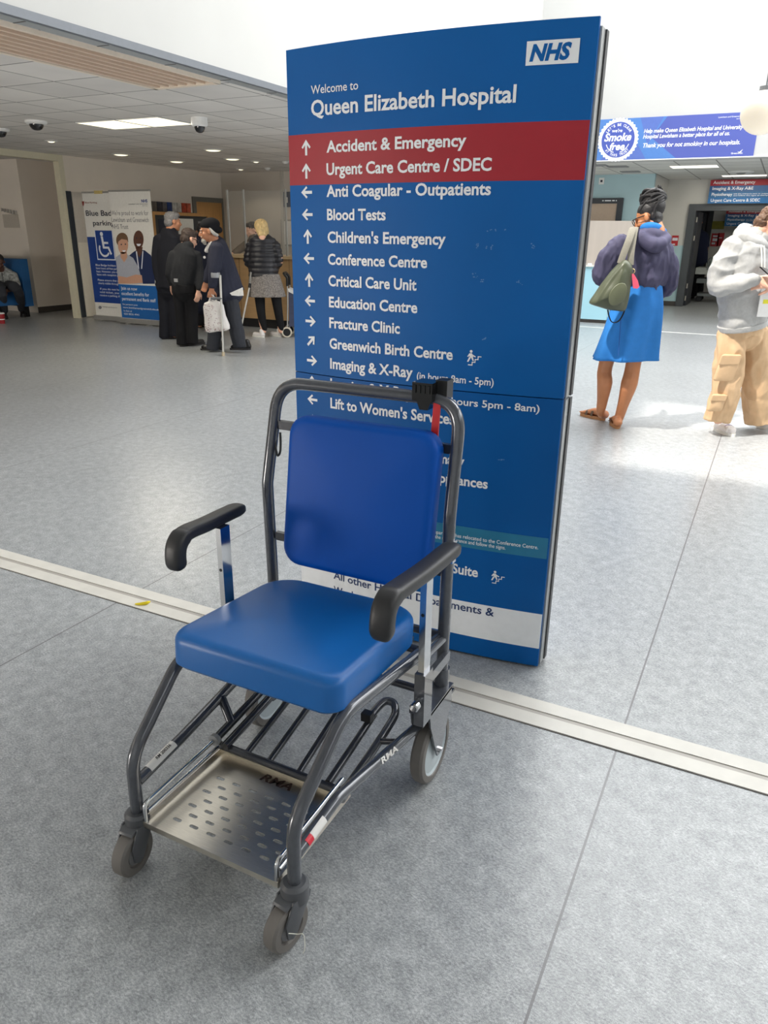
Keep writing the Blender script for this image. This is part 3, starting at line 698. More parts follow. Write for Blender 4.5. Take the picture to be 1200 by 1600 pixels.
# front casters
for s, ang in ((-1, math.radians(4)), (1, math.radians(-9))):
    R3 = Matrix.Rotation(ang, 3, 'Z'); c0 = Vector((s*.22, -.312, 0))
    def L(v): return c0+R3 @ Vector(v)
    fk = NB()
    lathe(fk, [(0, .152), (.024, .152), (.030, .145), (.031, .126), (.030, .108), (0, .108)], c0, (0, 0, 1))
    # hood over the wheel and two cheeks
    b = NB()
    pr = [(.024, .124), (-.030, .128), (-.054, .085), (-.050, .046), (-.036, .036), (-.022, .042), (.004, .085), (.020, .110)]
    for x0_ in (-.025, .020): prism(b, [L((x0_, y, z)) for y, z in pr], R3 @ Vector((.005, 0, 0)))
    prism(b, [L((-.020, y, z)) for y, z in [(.024, .124), (-.012, .130), (-.044, .122), (-.048, .116), (-.012, .120), (.014, .112)]], R3 @ Vector((.040, 0, 0)))
    me_ = bpy.data.meshes.new('tmp'); b.to_mesh(me_); fk.from_mesh(me_); b.free(); bpy.data.meshes.remove(me_)
    cf = fin('caster_fork', fk, caster_m, ch, bevel=.0012)
    wc = L((0, -.031, .056)); ax = R3 @ Vector((1, 0, 0))
    w_ = fin('caster_wheel', lathe(NB(), [(.034, -.018), (.050, -.018), (.055, -.013), (.056, 0), (.055, .013), (.050, .018), (.034, .018), (.032, .012), (0, .012), (0, -.012), (.032, -.012), (.034, -.018)], wc, ax, 40), rubber, ch)
    fin('caster_hub', lathe(NB(), [(0, -.019), (.018, -.019), (.028, -.0135), (.028, .0135), (.018, .019), (0, .019)], wc, ax, 24), mat('caster_hub_grey', (120, 120, 122), .5), w_)
# loose white thread caught on the right caster
fin('thread', tube(NB(), smooth_path([(.236, -.365, .066), (.250, -.352, .058), (.262, -.348, .060), (.268, -.352, .046), (.270, -.357, .030), (.268, -.36, .022)], 5), .0009, 6), mat('white_thread', (226, 224, 212), .8), ch)
# footplate: pressed steel tray with slots
cu = bpy.data.curves.new('footplate', 'CURVE'); cu.dimensions = '2D'; cu.fill_mode = 'BOTH'; cu.extrude = .0008
PX0, PX1, PY0, PY1 = -.192, .184, -.322, -.040
def loop(pts):
    sp = cu.splines.new('POLY'); sp.points.add(len(pts)-1); sp.use_cyclic_u = True
    for q, p in zip(sp.points, pts): q.co = (p[0], p[1], 0, 1)
loop([(PX0, PY0), (PX1, PY0), (PX1, PY1), (PX0, PY1)])
for r in range(7):
    for k_ in range(6):
        cx = -.150+.0495*k_+(.0248 if r % 2 else 0)+.022; cy = PY0+.042+.0265*r
        if cx > .165: continue
        loop([(cx+dx, cy+dy) for dx, dy in [(-.0085, -.0045), (.0085, -.0045), (.0122, -.0022), (.0122, .0022), (.0085, .0045), (-.0085, .0045), (-.0122, .0022), (-.0122, -.0022)]])
co = bpy.data.objects.new('tmp', cu); COL.objects.link(co); dg = bpy.context.evaluated_depsgraph_get(); dg.update()
me = bpy.data.meshes.new_from_object(co.evaluated_get(dg)); bpy.data.objects.remove(co)
PZ = .136
me.transform(Matrix.Translation((0, 0, PZ)))
fp = link_mesh('footplate', me, steel, ch)
b = NB()
box(b, (PX0-.001, PY0-.002, PZ-.012), (PX1+.001, PY0, PZ+.003))
fin('front_lip', b, steel, fp, smooth=False, bevel=.0007)
for s in (-1, 1):
    x = PX1 if s > 0 else PX0
    b = NB(); box(b, (min(x, x+s*.0015), PY0, PZ-.014), (max(x, x+s*.0015), PY1+.03, PZ+.012)); fin('side_flange', b, steel, fp, smooth=False)
    # hooked chrome slide rod either side of the tray
    xr = x-s*.004
    rod = bend_path([(xr, PY0+.004, PZ+.002), (xr, PY0+.004, PZ+.052), (xr, -.04, PZ+.060)], [.018], 7)
    fin('slide_rod', tube(NB(), rod, .0055, 12), chrome, fp)
    fin('slide_rod', cyl(NB(), (xr, PY0+.012, PZ+.026), (xr, -.04, PZ+.030), .0055, 12), chrome, fp)
fin('rear_lip', box(NB(), (PX0, PY1, PZ-.001), (PX1, PY1+.0015, PZ+.03)), steel, fp, smooth=False)
text('RMA', (-.040, -.078, PZ+.0012), (.052, -.078, PZ+.0012), .024, (0, 1, 0), mat('cut_out_letters', (46, 26, 20), .6), fp, .03, .25, None, False, 'lettering')
# guide tubes under the seat
for x, z0, z1 in ((-.188, .194, .235), (-.160, .180, .222)):
    fin('guide_tube', cyl(NB(), (x, -.060, z0), (x, .27, z1), .0115), paint_d, ch)
fin('guide_tube', cyl(NB(), (.140, -.04, .168), (.140, .20, .215), .010), paint_d, ch)
for s, z in ((-1, .194), (1, .166)):
    fin('guide_collar', lathe(NB(), [(0, 0), (.0165, 0), (.0165, .012), (.012, .014), (0, .014)], (s*.188, -.056, z), (0, -1, -.1)), mat('grey_collar', (140, 142, 144), .4), ch)
fin('guide_bracket', cyl(NB(), (-.236, .03, .252), (-.188, .005, .205), .012), paint_d, ch)
fin('footrest_crossbar', cyl(NB(), (-.188, -.045, .166), (.190, -.045, .162), .0105), paint_d, ch)
for x in (-.105, -.035, .055): fin('under_seat_rail', cyl(NB(), (x, -.042, .166), (x*.9, .27, .25), .0085), paint_d, ch)
# bent loop at the right that carries the footplate when stowed
lp = smooth_path([(.188, -.05, .164), (.190, .08, .184), (.191, .18, .202), (.188, .232, .214), (.170, .258, .224), (.148, .25, .228), (.139, .21, .222), (.138, .17, .214)], 7)
fin('stowage_loop', tube(NB(), lp, .0115, 14), paint, ch)
fin('loop_clip', box(NB(), (.124, .155, .218), (.152, .178, .242)), black_pl, ch, smooth=False, bevel=.002)
fin('loop_strut', cyl(NB(), (.190, .13, .193), (.247, .13, .212), .008), paint_d, ch)
# rear cross tubes
fin('rear_crossbar', cyl(NB(), (-.262, .30, .262), (.262, .30, .262), .011), paint_d, ch)
fin('rear_crossbar', cyl(NB(), (-.262, .35, .415), (.262, .35, .415), .011), paint_d, ch)
# coat hook on the left upright, clip and spring on the right one
fin('coat_hook', tube(NB(), smooth_path([(-.272, .378, .905), (-.262, .366, .862), (-.248, .352, .846), (-.235, .346, .858), (-.232, .346, .885), (-.232, .346, .915)], 5), .0034, 8), black_pl, ch)
fin('clip_plate', box(NB(), (.281, .33, .64), (.295, .352, .70)), chrome, ch, smooth=False, bevel=.002)
# black handset clamped to the push bar with a red strap
hs = fin('tag_holder', box(NB(), (.150, .372, 1.040), (.204, .432, 1.086)), mat('glossy_black_clamp', (14, 14, 16), .12, coat=.6), ch, smooth=False, bevel=.010)
fin('holder_jaw', prism(NB(), [(.154, .384, 1.046), (.200, .384, 1.046), (.188, .384, 1.016), (.166, .384, 1.016)], (0, .044, 0)), MATS['glossy_black_clamp'], hs, smooth=False, bevel=.004)
fin('holder_block', box(NB(), (.199, .405, 1.044), (.230, .445, 1.090)), black_pl, hs, smooth=False, bevel=.007)
for k_ in range(4): fin('grip_ridge', box(NB(), (.154+.0125*k_, .369, 1.060), (.161+.0125*k_, .376, 1.080)), MATS['glossy_black_clamp'], hs, smooth=False, bevel=.002)
fin('red_strap', box(NB(), (.200, .392, .93), (.219, .397, 1.035), Matrix.Rotation(-.12, 3, 'X'), (.21, .394, 1.03)), mat('red_strap', (206, 24, 34), .5), hs, smooth=False, bevel=.001)
# stickers and maker's letters on the rails
lw = mat('white_sticker', (232, 230, 226), .4)
def rail_sticker(name, a, b_, n, w, m, parent=ch):
    """thin wrap along a tube from a to b_, facing n"""
    a, b_, n = Vector(a), Vector(b_), Vector(n); d = (b_-a).normalized(); n = (n-d*n.dot(d)).normalized(); u = n.cross(d); bm = NB(); R = .0140; rows = []
    for i in range(7):
        t = (i/6-.5)*w/R; v = n*math.cos(t)*R+u*math.sin(t)*R; rows.append((bm.verts.new(a+v), bm.verts.new(b_+v)))
    for p, q in zip(rows, rows[1:]): bm.faces.new((p[0], p[1], q[1], q[0]))
    return fin(name, bm, m, parent)
def railpt(s, t):
    a, b_ = (Vector((.226, -.14, .238)), Vector((.262, .275, .196))) if s > 0 else (Vector((-.22, -.300, .226)), Vector((-.226, -.14, .240)))
    return a+(b_-a)*t
st = rail_sticker('asset_sticker', railpt(-1, .22), railpt(-1, .80), (.3, -.5, .8), .026, lw)
text('RM 200336', railpt(-1, .40)+Vector((.0062, 0, .0129)), railpt(-1, .72)+Vector((.0062, 0, .0129)), .008, (-.85, 0, .4), black_pl, st, .02, 0, None, False)
p0, p1 = Vector((.222, -.272, .219)), Vector((.225, -.165, .2345))
rail_sticker('white_sticker', p0+(p1-p0)*.15, p0+(p1-p0)*.62, (.75, 0, .55), .02, lw)
rail_sticker('red_sticker', p0-(p1-p0)*.02, p0+(p1-p0)*.16, (.75, -.35, .55), .018, mat('red_sticker', (214, 40, 60), .4))
q0, q1 = railpt(1, .40), railpt(1, .58); nn = Vector((.86, -.1, .5)).normalized()*.0142
d_ = (q1-q0).normalized(); uu = nn.normalized().cross(d_)
text('RMA', q0+nn-uu*.007, q1+nn-uu*.007, .0135, uu, lw, ch, .03, .2, None, False)
# ---------------------------------------------------------------- left lobby furniture
paper = mat('white_paper', (226, 224, 218), .7, var=.03)
print_dark = mat('dark_print', (40, 44, 60), .6)
print_grey = mat('grey_print', (128, 128, 132), .6)
print_white = mat('white_print', (226, 230, 238), .6)
print_red = mat('brown_red_print', (140, 62, 56), .6)
banner_blue = mat('banner_royal_blue', (20, 62, 140), .5)
banner_blue2 = mat('banner_mid_blue', (22, 98, 172), .5, var=.12, scale=.9)
alu = mat('aluminium_base', (180, 180, 178), .35, .7)
def bline(par, Y, s, a, b, cap, m, bold=.005):
    p0, p1 = aty(*a, Y), aty(*b, Y); p0.z = p1.z = (p0.z+p1.z)/2; c = abs(aty(a[0], a[1]-cap, Y).z-aty(*a, Y).z)
    return text(s, p0, p1, c, (0, 0, 1), m, par, bold)
def bpoly(par, Y, name, pts, m): return flat(name, [[aty(*p, Y) for p in poly] for poly in pts], m, par)
def rollup(x0, x1, Y, H, label):
    t = empty('rollup_banner', ((x0+x1)/2, Y, 0), label, 'banner')
    fin('banner_sheet', box(NB(), (x0+.01, Y-.001, .07), (x1-.01, Y+.001, H)), paper, t, True, smooth=False)
    bs = fin('base_cassette', box(NB(), (x0, Y-.05, .015), (x1, Y+.06, .085)), alu, t, True, smooth=False, bevel=.008)
    for x in (x0+.2, x1-.2): fin('foot', box(NB(), (x-.03, Y-.12, 0), (x+.03, Y+.1, .016)), alu, bs, True, smooth=False)
    fin('top_rail', box(NB(), (x0+.01, Y-.008, H-.01), (x1-.01, Y+.012, H+.015)), alu, t, True, smooth=False, bevel=.003)
    fin('support_pole', cyl(NB(), ((x0+x1)/2, Y+.03, .08), ((x0+x1)/2, Y+.02, H), .009), alu, t, True)
    return t
Y1, Y2 = 9.33, 9.22
ba = rollup(aty(151, 500, Y1).x, aty(151, 500, Y1).x+.82, Y1, 1.975, 'white and blue roll-up banner about blue badge parking, half hidden behind its neighbour')
YY = Y1-.003
x0, x1 = aty(151, 500, Y1).x+.012, aty(151, 500, Y1).x+.808
z0, z1 = aty(150, 472, YY).z, aty(132, 370, YY).z
flat('blue_field', [[(x0, YY, z0), (x1, YY, z0), (x1, YY, z1), (x0, YY, z1)]], banner_blue, ba)
bline(ba, YY-.002, 'Blue Badge', (134.5, 337), (185.5, 337.2), 8.2, print_dark, .012)
bline(ba, YY-.002, 'parking', (145.6, 352), (179, 352.6), 7.6, print_dark, .012)
bline(ba, YY-.002, 'Blue Parking', (133, 317.6), (151.5, 317.8), 2.4, print_red)
bpoly(ba, YY, 'crest', [[(127.6, 314.5), (131.6, 314.5), (131.2, 320), (130, 323), (128.8, 320)]], print_red)
def sq(px0, py0, px1, py1, Y):
    a, b_ = aty(px0, py1, Y), aty(px1, py0, Y); return a.x, b_.x, a.z, b_.z
sx0 = aty(150, 383, YY).x; sx1 = sx0+.40; sz0, sz1 = aty(152.6, 406, YY).z, aty(147, 360, YY).z
Y3 = YY-.002
flat('symbol_border', [[(sx0, Y3, sz0), (sx1, Y3, sz0), (sx1, Y3, sz1), (sx0, Y3, sz1)]], print_white, ba)
e_ = .018; Y3 -= .002
flat('symbol_field', [[(sx0+e_, Y3, sz0+e_), (sx1-e_, Y3, sz0+e_), (sx1-e_, Y3, sz1), (sx0+e_, Y3, sz1)]], banner_blue, ba)
cx, cz, S = (sx0+sx1)/2-.01, (sz0+sz1)/2+.01, (sz1-sz0); Y3 -= .002
def Q(pts): return [(cx+u*S, Y3, cz+v*S) for u, v in pts]
arc = [(math.cos(a), math.sin(a)) for a in [math.radians(150+ i*15) for i in range(13)]]
wheel = []
for i in range(12):
    (c1, s1), (c2, s2) = arc[i], arc[i+1]
    wheel.append(Q([(-.02+.27*c1, -.15+.27*s1), (-.02+.27*c2, -.15+.27*s2), (-.02+.20*c2, -.15+.20*s2), (-.02+.20*c1, -.15+.20*s1)]))
flat('wheelchair_symbol', wheel+[Q([(-.08+.075*math.cos(t*.6283), .36+.075*math.sin(t*.6283)) for t in range(10)]), Q([(-.13, .28), (-.03, .28), (-.01, .10), (.20, .10), (.20, .03), (0, .03), (0, -.06), (.22, -.06), (.33, -.3), (.26, -.34), (.16, -.13), (-.08, -.13)])], print_white, ba)
rows = [('Blue Badge holders can', 414.4), ('have hours of free parking', 419.4), ('bays. However, you must', 424.4), ('leave with reception your', 429.4), ('Please ensure that your', 438), ('clearly visible through the', 443), ('If you do not have a', 452), ('valid ticket, you will', 457), ('receive a parking charge', 462)]
for s, py in rows:
    xl = 143.5+(py-414)*.15+(1.5 if 'If' in s else 0); bline(ba, YY-.002, s, (xl+6, py+1.4), (xl+44, py+2.0), 3.0, print_white, .004)
bpoly(ba, YY, 'round_logo', [[(156.4+2.6*math.cos(t*.5), 480.4+2.6*math.sin(t*.5)) for t in range(12)]], print_grey)
bline(ba, YY-.002, 'Lewisham and Greenwich', (160, 481), (183, 480.5), 1.8, print_grey)
tape = fbox('tape_strip', (sx0+.1, Y1-.012, 1.955), (sx0+.27, Y1+.014, 2.002), mat('masking_tape', (206, 186, 120), .7), ba, world=True)
bb = rollup(aty(191, 503, Y2).x, aty(254, 508, Y2).x, Y2, 1.985, 'roll-up staff recruitment banner showing two smiling workers above a blue panel')
Z = Y2-.003
xa, xb = aty(191, 503, Y2).x+.012, aty(254, 508, Y2).x-.012
zt = aty(186, 444, Z).z
flat('blue_panel', [[(xa, Z, .09), (xb, Z, .09), (xb, Z, zt), (xa, Z, zt)]], banner_blue2, bb)
bline(bb, Z, 'NHS', (221, 316.5), (230.5, 316), 4.6, banner_blue, .03)
bline(bb, Z, 'Lewisham and Greenwich', (201, 319.8), (230.5, 319.2), 1.6, print_dark)
bline(bb, Z, 'NHS Trust', (222.5, 322.4), (230.5, 322), 1.4, print_grey)
bline(bb, Z, "We're proud to work for", (174.3, 336.8), (232, 335.8), 7, print_grey, .002)
bline(bb, Z, 'Lewisham and Greenwich', (174.8, 347.4), (232.5, 346.4), 7, print_grey, .002)
bline(bb, Z, 'NHS Trust', (175.8, 357.8), (200.5, 357.2), 7, print_grey, .002)
for s, a, b_, c in (('Join us now', (189.4, 453.6), (214.4, 453), 5), ('excellent benefits for', (190.2, 462), (233, 462), 5), ('permanent and Bank staff', (191.2, 470.4), (243.5, 470.8), 5)): bline(bb, Z-.001, s, a, b_, c, print_white, .012)
for s, a, b_, c in (('For permanent posts', (192, 477), (215, 477.4), 2.6), ('www.lewishamandgreenwich.nhs.uk', (192.4, 482.2), (248, 484.4), 2.8), ('For Bank call', (193.4, 487), (206, 487.3), 2.6), ('020 8836 4941', (194, 492), (217.5, 493), 2.8)): bline(bb, Z-.001, s, a, b_, c, print_white, .006)
def oval(cx, cy, rx, ry, n=18, a0=0, a1=360): return [(cx+rx*math.cos(math.radians(a0+(a1-a0)*i/n)), cy+ry*math.sin(math.radians(a0+(a1-a0)*i/n))) for i in range(n)]
sk1, sk2 = mat('poster_fair_skin', (206, 158, 132), .6), mat('poster_dark_skin', (92, 58, 44), .6)
bpoly(bb, Z-.001, 'printed_navy_tunic', [[(201, 400), (208, 394), (214, 390.5), (226, 391), (236, 399), (241.5, 416), (242, 443.5), (222, 443.5), (204, 430)]], mat('poster_navy', (26, 42, 84), .6))
bpoly(bb, Z-.0016, 'printed_face', [oval(216.4, 374.5, 8, 14.5)], sk2)
bpoly(bb, Z-.0016, 'printed_neck', [[(211.5, 386), (223, 386), (221.5, 395), (218, 403), (213.5, 394)]], sk2)
bpoly(bb, Z-.0022, 'printed_smile', [[(213, 381), (220.5, 381), (218.5, 384.5), (215, 384.5)]], print_white)
bpoly(bb, Z-.0018, 'printed_lanyard', [[(212.3, 393), (214, 392.6), (217.5, 420), (216, 420.5)], [(222.6, 392), (224, 392.6), (222, 420), (220.6, 420)]], print_white)
bpoly(bb, Z-.0024, 'printed_tunic', [[(180.8, 402), (188, 397), (198, 397), (208, 403), (216, 417), (223.5, 443.5), (185, 443.5)]], mat('poster_pale_tunic', (176, 180, 192), .6))
bpoly(bb, Z-.0030, 'printed_hair', [oval(190.8, 375, 9.4, 11.5)], mat('poster_brown_hair', (112, 84, 62), .6))
bpoly(bb, Z-.0036, 'printed_face', [oval(192.2, 383, 8, 14)], sk1)
bpoly(bb, Z-.0036, 'printed_neck', [[(188, 394), (198, 394), (199, 402), (194, 410), (188.5, 402)]], sk1)
bpoly(bb, Z-.0042, 'printed_hair', [[(183.5, 380), (184.5, 371), (190, 366.5), (198, 369), (201, 379), (198.5, 375), (190, 373.5), (185.5, 377)]], MATS['poster_brown_hair'])
bpoly(bb, Z-.0042, 'printed_eyes', [oval(189.6, 382, 1.2, 1.1, 8), oval(196, 381.6, 1.2, 1.1, 8)], print_dark)
bpoly(bb, Z-.0022, 'printed_eyes', [oval(213.2, 372, 1.2, 1.1, 8), oval(219.8, 372, 1.2, 1.1, 8)], print_dark)
bpoly(bb, Z-.0042, 'printed_smile', [[(190.5, 391), (197, 391), (195, 393.4), (192.4, 393.4)]], print_white)
bpoly(bb, Z-.0036, 'printed_arms', [[(184.4, 431), (198, 433.5), (212, 429), (221.5, 430), (223, 442), (205, 443.3), (185.2, 443)]], sk1)
# notice board with wooden frame, standing along the left wall
XB = -10.25
pA, pB = atx(238, 330, XB), atx(327, 337, XB)
ya, yb, zT = pA.y, pB.y, 1.745
nb = empty('notice_board', (XB, (ya+yb)/2, 0), 'wood framed notice board behind the group of standing people', 'notice board')
f = .055; zB = .75
b = NB()
box(b, (XB-.05, ya, zB), (XB, ya+f, zT)); box(b, (XB-.05, yb-f, zB), (XB, yb, zT)); box(b, (XB-.05, ya+f, zT-f), (XB, yb-f, zT)); box(b, (XB-.05, ya+f, zB), (XB, yb-f, zB+f))
fin('frame', b, wood, nb, True, smooth=False, bevel=.004)
fbox('back_board', (XB-.045, ya+f, zB+f), (XB-.03, yb-f, zT-f), mat('board_dark_felt', (70, 72, 74), .9), nb, world=True)
for yy in (ya+.1, yb-.1): fbox('leg', (XB-.05, yy-.03, 0), (XB, yy+.03, zB), wood, nb, world=True)
rng = random.Random(3)
for i, (t, w_, zz0, zz1, m_) in enumerate([(.10, .13, 1.35, 1.62, print_dark), (.28, .10, 1.20, 1.62, print_grey), (.43, .28, 1.05, 1.64, paper), (.80, .12, 1.30, 1.60, print_grey), (.10, .2, .9, 1.2, paper), (.75, .15, .92, 1.2, paper)]):
    y0_ = ya+(yb-ya)*t; fbox('notice', (XB-.029, y0_, zz0), (XB-.026, y0_+(yb-ya)*w_, zz1), m_, nb, world=True)
# row of leaflets along a rail on the wall above the board
lr = empty('leaflet_rail', (W, 11.9, 1.8), 'narrow rail of small leaflets on the wall above the notice board', 'leaflet rail')
y0_, y1_ = atx(236, 318, W).y, atx(297, 320, W).y
fbox('rail', (W, y0_, 1.74), (W+.04, y1_, 1.76), print_dark, lr, world=True)
cols = [(104, 98, 92), (60, 60, 70), (96, 92, 96), (36, 62, 120), (204, 202, 198), (200, 196, 190), (182, 70, 44), (196, 92, 64)]
n = len(cols)
for i, c in enumerate(cols):
    a_ = y0_+(y1_-y0_)*(i+.06)/n; b__ = y0_+(y1_-y0_)*(i+.94)/n
    lf_ = fbox('leaflet', (W+.005, a_, 1.761), (W+.02, b__, 1.93), mat('leaflet_%d' % i, c, .5, var=.35, scale=14), lr, world=True)
    tag(lf_)
# small dark notices by the board's left end
for py, l in ((318, 'small dark notice beside the white staff banner'),):
    p = atx(246, 322, W)
# reception desk
dk = empty('reception_desk', (-7, 10.2, 0), 'long wooden reception counter with pale top behind the woman in the quilted jacket', 'reception desk')
DY = 9.88
fbox('front_panel', (-8.75, DY, .14), (-4.6, DY+.03, 1.045), beech, dk, world=True)
fbox('counter_top', (-8.8, DY-.05, 1.045), (-4.6, DY+.62, 1.085), mat('pale_counter_top', (196, 172, 134), .4), dk, world=True)
fbox('kick_board', (-8.7, DY+.06, 0), (-4.6, DY+.09, .14), mat('black_kick_board', (24, 24, 26), .5), dk, world=True)
fbox('side_panel', (-8.75, DY+.03, 0), (-8.70, DY+.6, 1.045), beech, dk, world=True)
for x in (-7.55, -6.62, -5.6): fbox('panel_joint', (x, DY-.0015, .14), (x+.008, DY, 1.045), mat('joint_line', (112, 88, 60), .6), dk, world=True)
gs = empty('counter_glass', (-7.4, DY+.1, 1.085), 'clear glass screen with slim posts on the reception counter', 'glass screen')
xs_ = [aty(382, 340, DY+.1).x, aty(357, 340, DY+.1).x, aty(447, 340, DY+.1).x]
fbox('glass_pane', (xs_[1], DY+.096, 1.10), (xs_[2], DY+.104, 2.0), clear, gs, world=True)
for x in xs_: fbox('glass_post', (x-.012, DY+.088, 1.085), (x+.012, DY+.112, 2.02), alu, gs, world=True)
# wall-mounted bits on the back wall near the sign
p = aty(451, 368, 13.41)
t = empty('wall_notice', (p.x, 13.41, p.z), 'framed white notice on the back wall next to the big sign edge', 'notice')
fbox('frame', (p.x-.17, 13.39, p.z-.2), (p.x+.25, 13.415, p.z+.3), mat('notice_frame', (170, 166, 160), .5), t, world=True)
fbox('sheet', (p.x-.14, 13.385, p.z-.17), (p.x+.22, 13.39, p.z+.27), paper, t, world=True)
p = aty(449, 310, 13.41)
t = empty('wall_sign', (p.x, 13.41, p.z), 'small grey wall sign high on the back wall beside the blue sign', 'wall sign')
fbox('plate', (p.x-.12, 13.39, p.z-.16), (p.x+.25, 13.415, p.z+.12), mat('grey_sign_plate', (96, 104, 116), .5), t, world=True)
fbox('symbol', (p.x-.05, 13.386, p.z-.08), (p.x+.02, 13.39, p.z+.02), paper, t, world=True)
p = aty(443, 345, 13.41); q = aty(443, 268, 13.41)
tag(fin('cable_trunking', box(NB(), (p.x-.03, 13.37, .95), (p.x+.03, 13.42, CZ)), mat('trunking', (196, 192, 184), .5), smooth=False), 'vertical pale trunking strip running up the back wall', 'trunking')
# blue sofa and coffee cup at the left edge
sf = empty('sofa', (-12.5, 8.8, 0), 'blue upholstered bench sofa in the recess at the left edge', 'sofa')
sofa_m = mat('sofa_blue', (22, 82, 134), .6, var=.05, scale=3)
M = Matrix.Translation((0, 0, 0))
fin('sofa_back', box(NB(), (-13.8, 8.98, .18), (-11.42, 9.14, .95)), sofa_m, sf, True, smooth=False, bevel=.03)
fin('seat', box(NB(), (-13.8, 8.35, .22), (-11.42, 8.99, .44)), sofa_m, sf, True, smooth=False, bevel=.035)
for x in (-13.7, -11.52):
    for y in (8.42, 9.06): fbox('leg', (x-.03, y-.03, 0), (x+.03, y+.03, .22), black_pl, sf, world=True)
p = atz(4, 505.5)
cup = empty('coffee_cup', (p.x, p.y, 0), 'red and white paper coffee cup on the floor by the sofa', 'cup')
fin('cup_body', lathe(NB(), [(0, 0), (.038, 0), (.052, .15), (0, .15)], (0, 0, 0)), mat('red_cup', (150, 24, 34), .5), cup)
fin('lid', lathe(NB(), [(0, .15), (.055, .15), (.055, .162), (.045, .17), (0, .17)], (0, 0, 0)), white_pl, cup)
fin('cup_logo', lathe(NB(), [(.0455, .06), (.0465, .075)], (0, 0, 0)), white_pl, cup)
# letters and notice on the recess wall
p = aty(12, 333, 9.595)
t = empty('wall_plaque', (p.x, 9.59, p.z), 'small silvery plaque with a sheet below on the recess wall above the sofa', 'plaque')
pts = []
rr = random.Random(5)
b = NB()
for i in range(6):
    x = p.x-.14+i*.07; box(b, (x, 9.575, p.z-.02-.012*i+.05), (x+.04, 9.595, p.z+.05-.008*i+.03))
fin('silver_letters', b, chrome, t, True, smooth=False)
fbox('paper_sheet', (p.x-.14, 9.59, p.z-.24), (p.x+.26, 9.596, p.z-.02), mat('pale_sheet', (190, 182, 170), .7), t, world=True)
# yellow banana-peel scrap on the joint cover
p = atz(226, 944, .004)
tag(fin('yellow_scrap', tube(NB(), smooth_path([(p.x-.03, p.y-.022, .008), (p.x-.004, p.y-.012, .010), (p.x+.012, p.y+.004, .012), (p.x+.008, p.y+.022, .008)], 5), .005, 8, ab=[(.002+.006*math.sin(math.pi*i/15), .003) for i in range(16)], side=(0, 0, 1)), mat('yellow_peel', (236, 214, 30), .5)), 'tiny curved yellow scrap lying on the pale floor strip', 'litter')
# ---------------------------------------------------------------- right side
# smoke-free banner on the white wall
BY = 13.395
bx0, bx1, bz0, bz1 = -4.0, -.66, 2.565, 3.155
bn = empty('wall_banner', ((bx0+bx1)/2, BY, (bz0+bz1)/2), 'long blue smoke free banner high on the white atrium wall', 'banner')
ban_m = mat('banner_violet_blue', (72, 84, 158), .5, var=.06, scale=.8)
ban_l = mat('banner_light_blue', (70, 116, 180), .5)
ban_l2 = mat('banner_mid_violet_blue', (76, 100, 170), .5)
fbox('banner_board', (bx0, BY-.012, bz0), (bx1, BY+.004, bz1), ban_m, bn, world=True)
bw = mat('banner_white', (226, 228, 236), .5)
fbox('banner_edge', (bx0, BY-.013, bz0-.014), (bx1+.3, BY+.004, bz0), white_pl, bn, world=True)
BZ = BY-.014
flat('light_facet', [[(bx0, BZ, bz0), (-1.75, BZ, bz0), (-2.15, BZ, bz0+.3), (-1.95, BZ, bz1), (bx0, BZ, bz1)]], ban_l, bn)
flat('light_facet', [[(-2.9, BZ-.0004, bz0), (-2.2, BZ-.0004, bz0), (-2.6, BZ-.0004, bz1)], [(-2.35, BZ-.0004, bz1), (-2.0, BZ-.0004, bz1), (-2.2, BZ-.0004, bz0+.2)]], ban_l2, bn)
BT = BZ-.002
def bt(s, a, b_, cap, m=bw, bold=.018, sh=.18):
    p0, p1 = aty(*a, BT), aty(*b_, BT); p0.z = p1.z = (p0.z+p1.z)/2; c = abs(aty(a[0], a[1]-cap, BT).z-aty(*a, BT).z)
    return text(s, p0, p1, c, (0, 0, 1), m, bn, bold, sh)
bt('Help make Queen Elizabeth Hospital and University', (1006, 208), (1160.5, 201), 6)
bt('Hospital Lewisham a better place for all of us.', (1004.6, 217), (1140, 210.5), 6)
bt('Thank you for not smoking in our hospitals.', (1003.4, 230.8), (1156, 225), 6.6)
bt('Lewisham and Greenwich', (1122.5, 184.6), (1158.5, 182.2), 2.2, bold=.005, sh=0); bt('NHS', (1160, 182), (1166, 181.6), 3.2, bold=.03); bt('NHS Trust', (1150.5, 186.6), (1158.5, 186), 1.6, bold=.005, sh=0)
bt('Greenwich', (1142, 241), (1160, 240), 2.4, sh=0)
flat('bird_mark', [[aty(*q, BT) for q in [(1152, 236.5), (1155, 237.5), (1161, 233), (1157, 238.6), (1154.5, 238.6)]]], bw, bn)
c = aty(965.5, 218.5, BT); R = .298
ring_pts = []
for i in range(72):
    a = 2*math.pi*i/72; r = R*(1.0 if i % 2 else 1.07); ring_pts.append((r*math.cos(a), r*math.sin(a)))
rg = [[(c.x+.86*R*math.cos(2*math.pi*i/72), BT, c.z+.86*R*math.sin(2*math.pi*i/72)), (c.x+.86*R*math.cos(2*math.pi*(i+1)/72), BT, c.z+.86*R*math.sin(2*math.pi*(i+1)/72)),
       (c.x+ring_pts[(i+1) % 72][0], BT, c.z+ring_pts[(i+1) % 72][1]), (c.x+ring_pts[i][0], BT, c.z+ring_pts[i][1])] for i in range(72)]
flat('badge_ring', rg, bw, bn)
flat('badge_disc', [[(c.x+.86*R*math.cos(2*math.pi*i/48), BT+.0006, c.z+.86*R*math.sin(2*math.pi*i/48)) for i in range(48)]], mat('badge_blue', (62, 80, 160), .5), bn)
thin = []
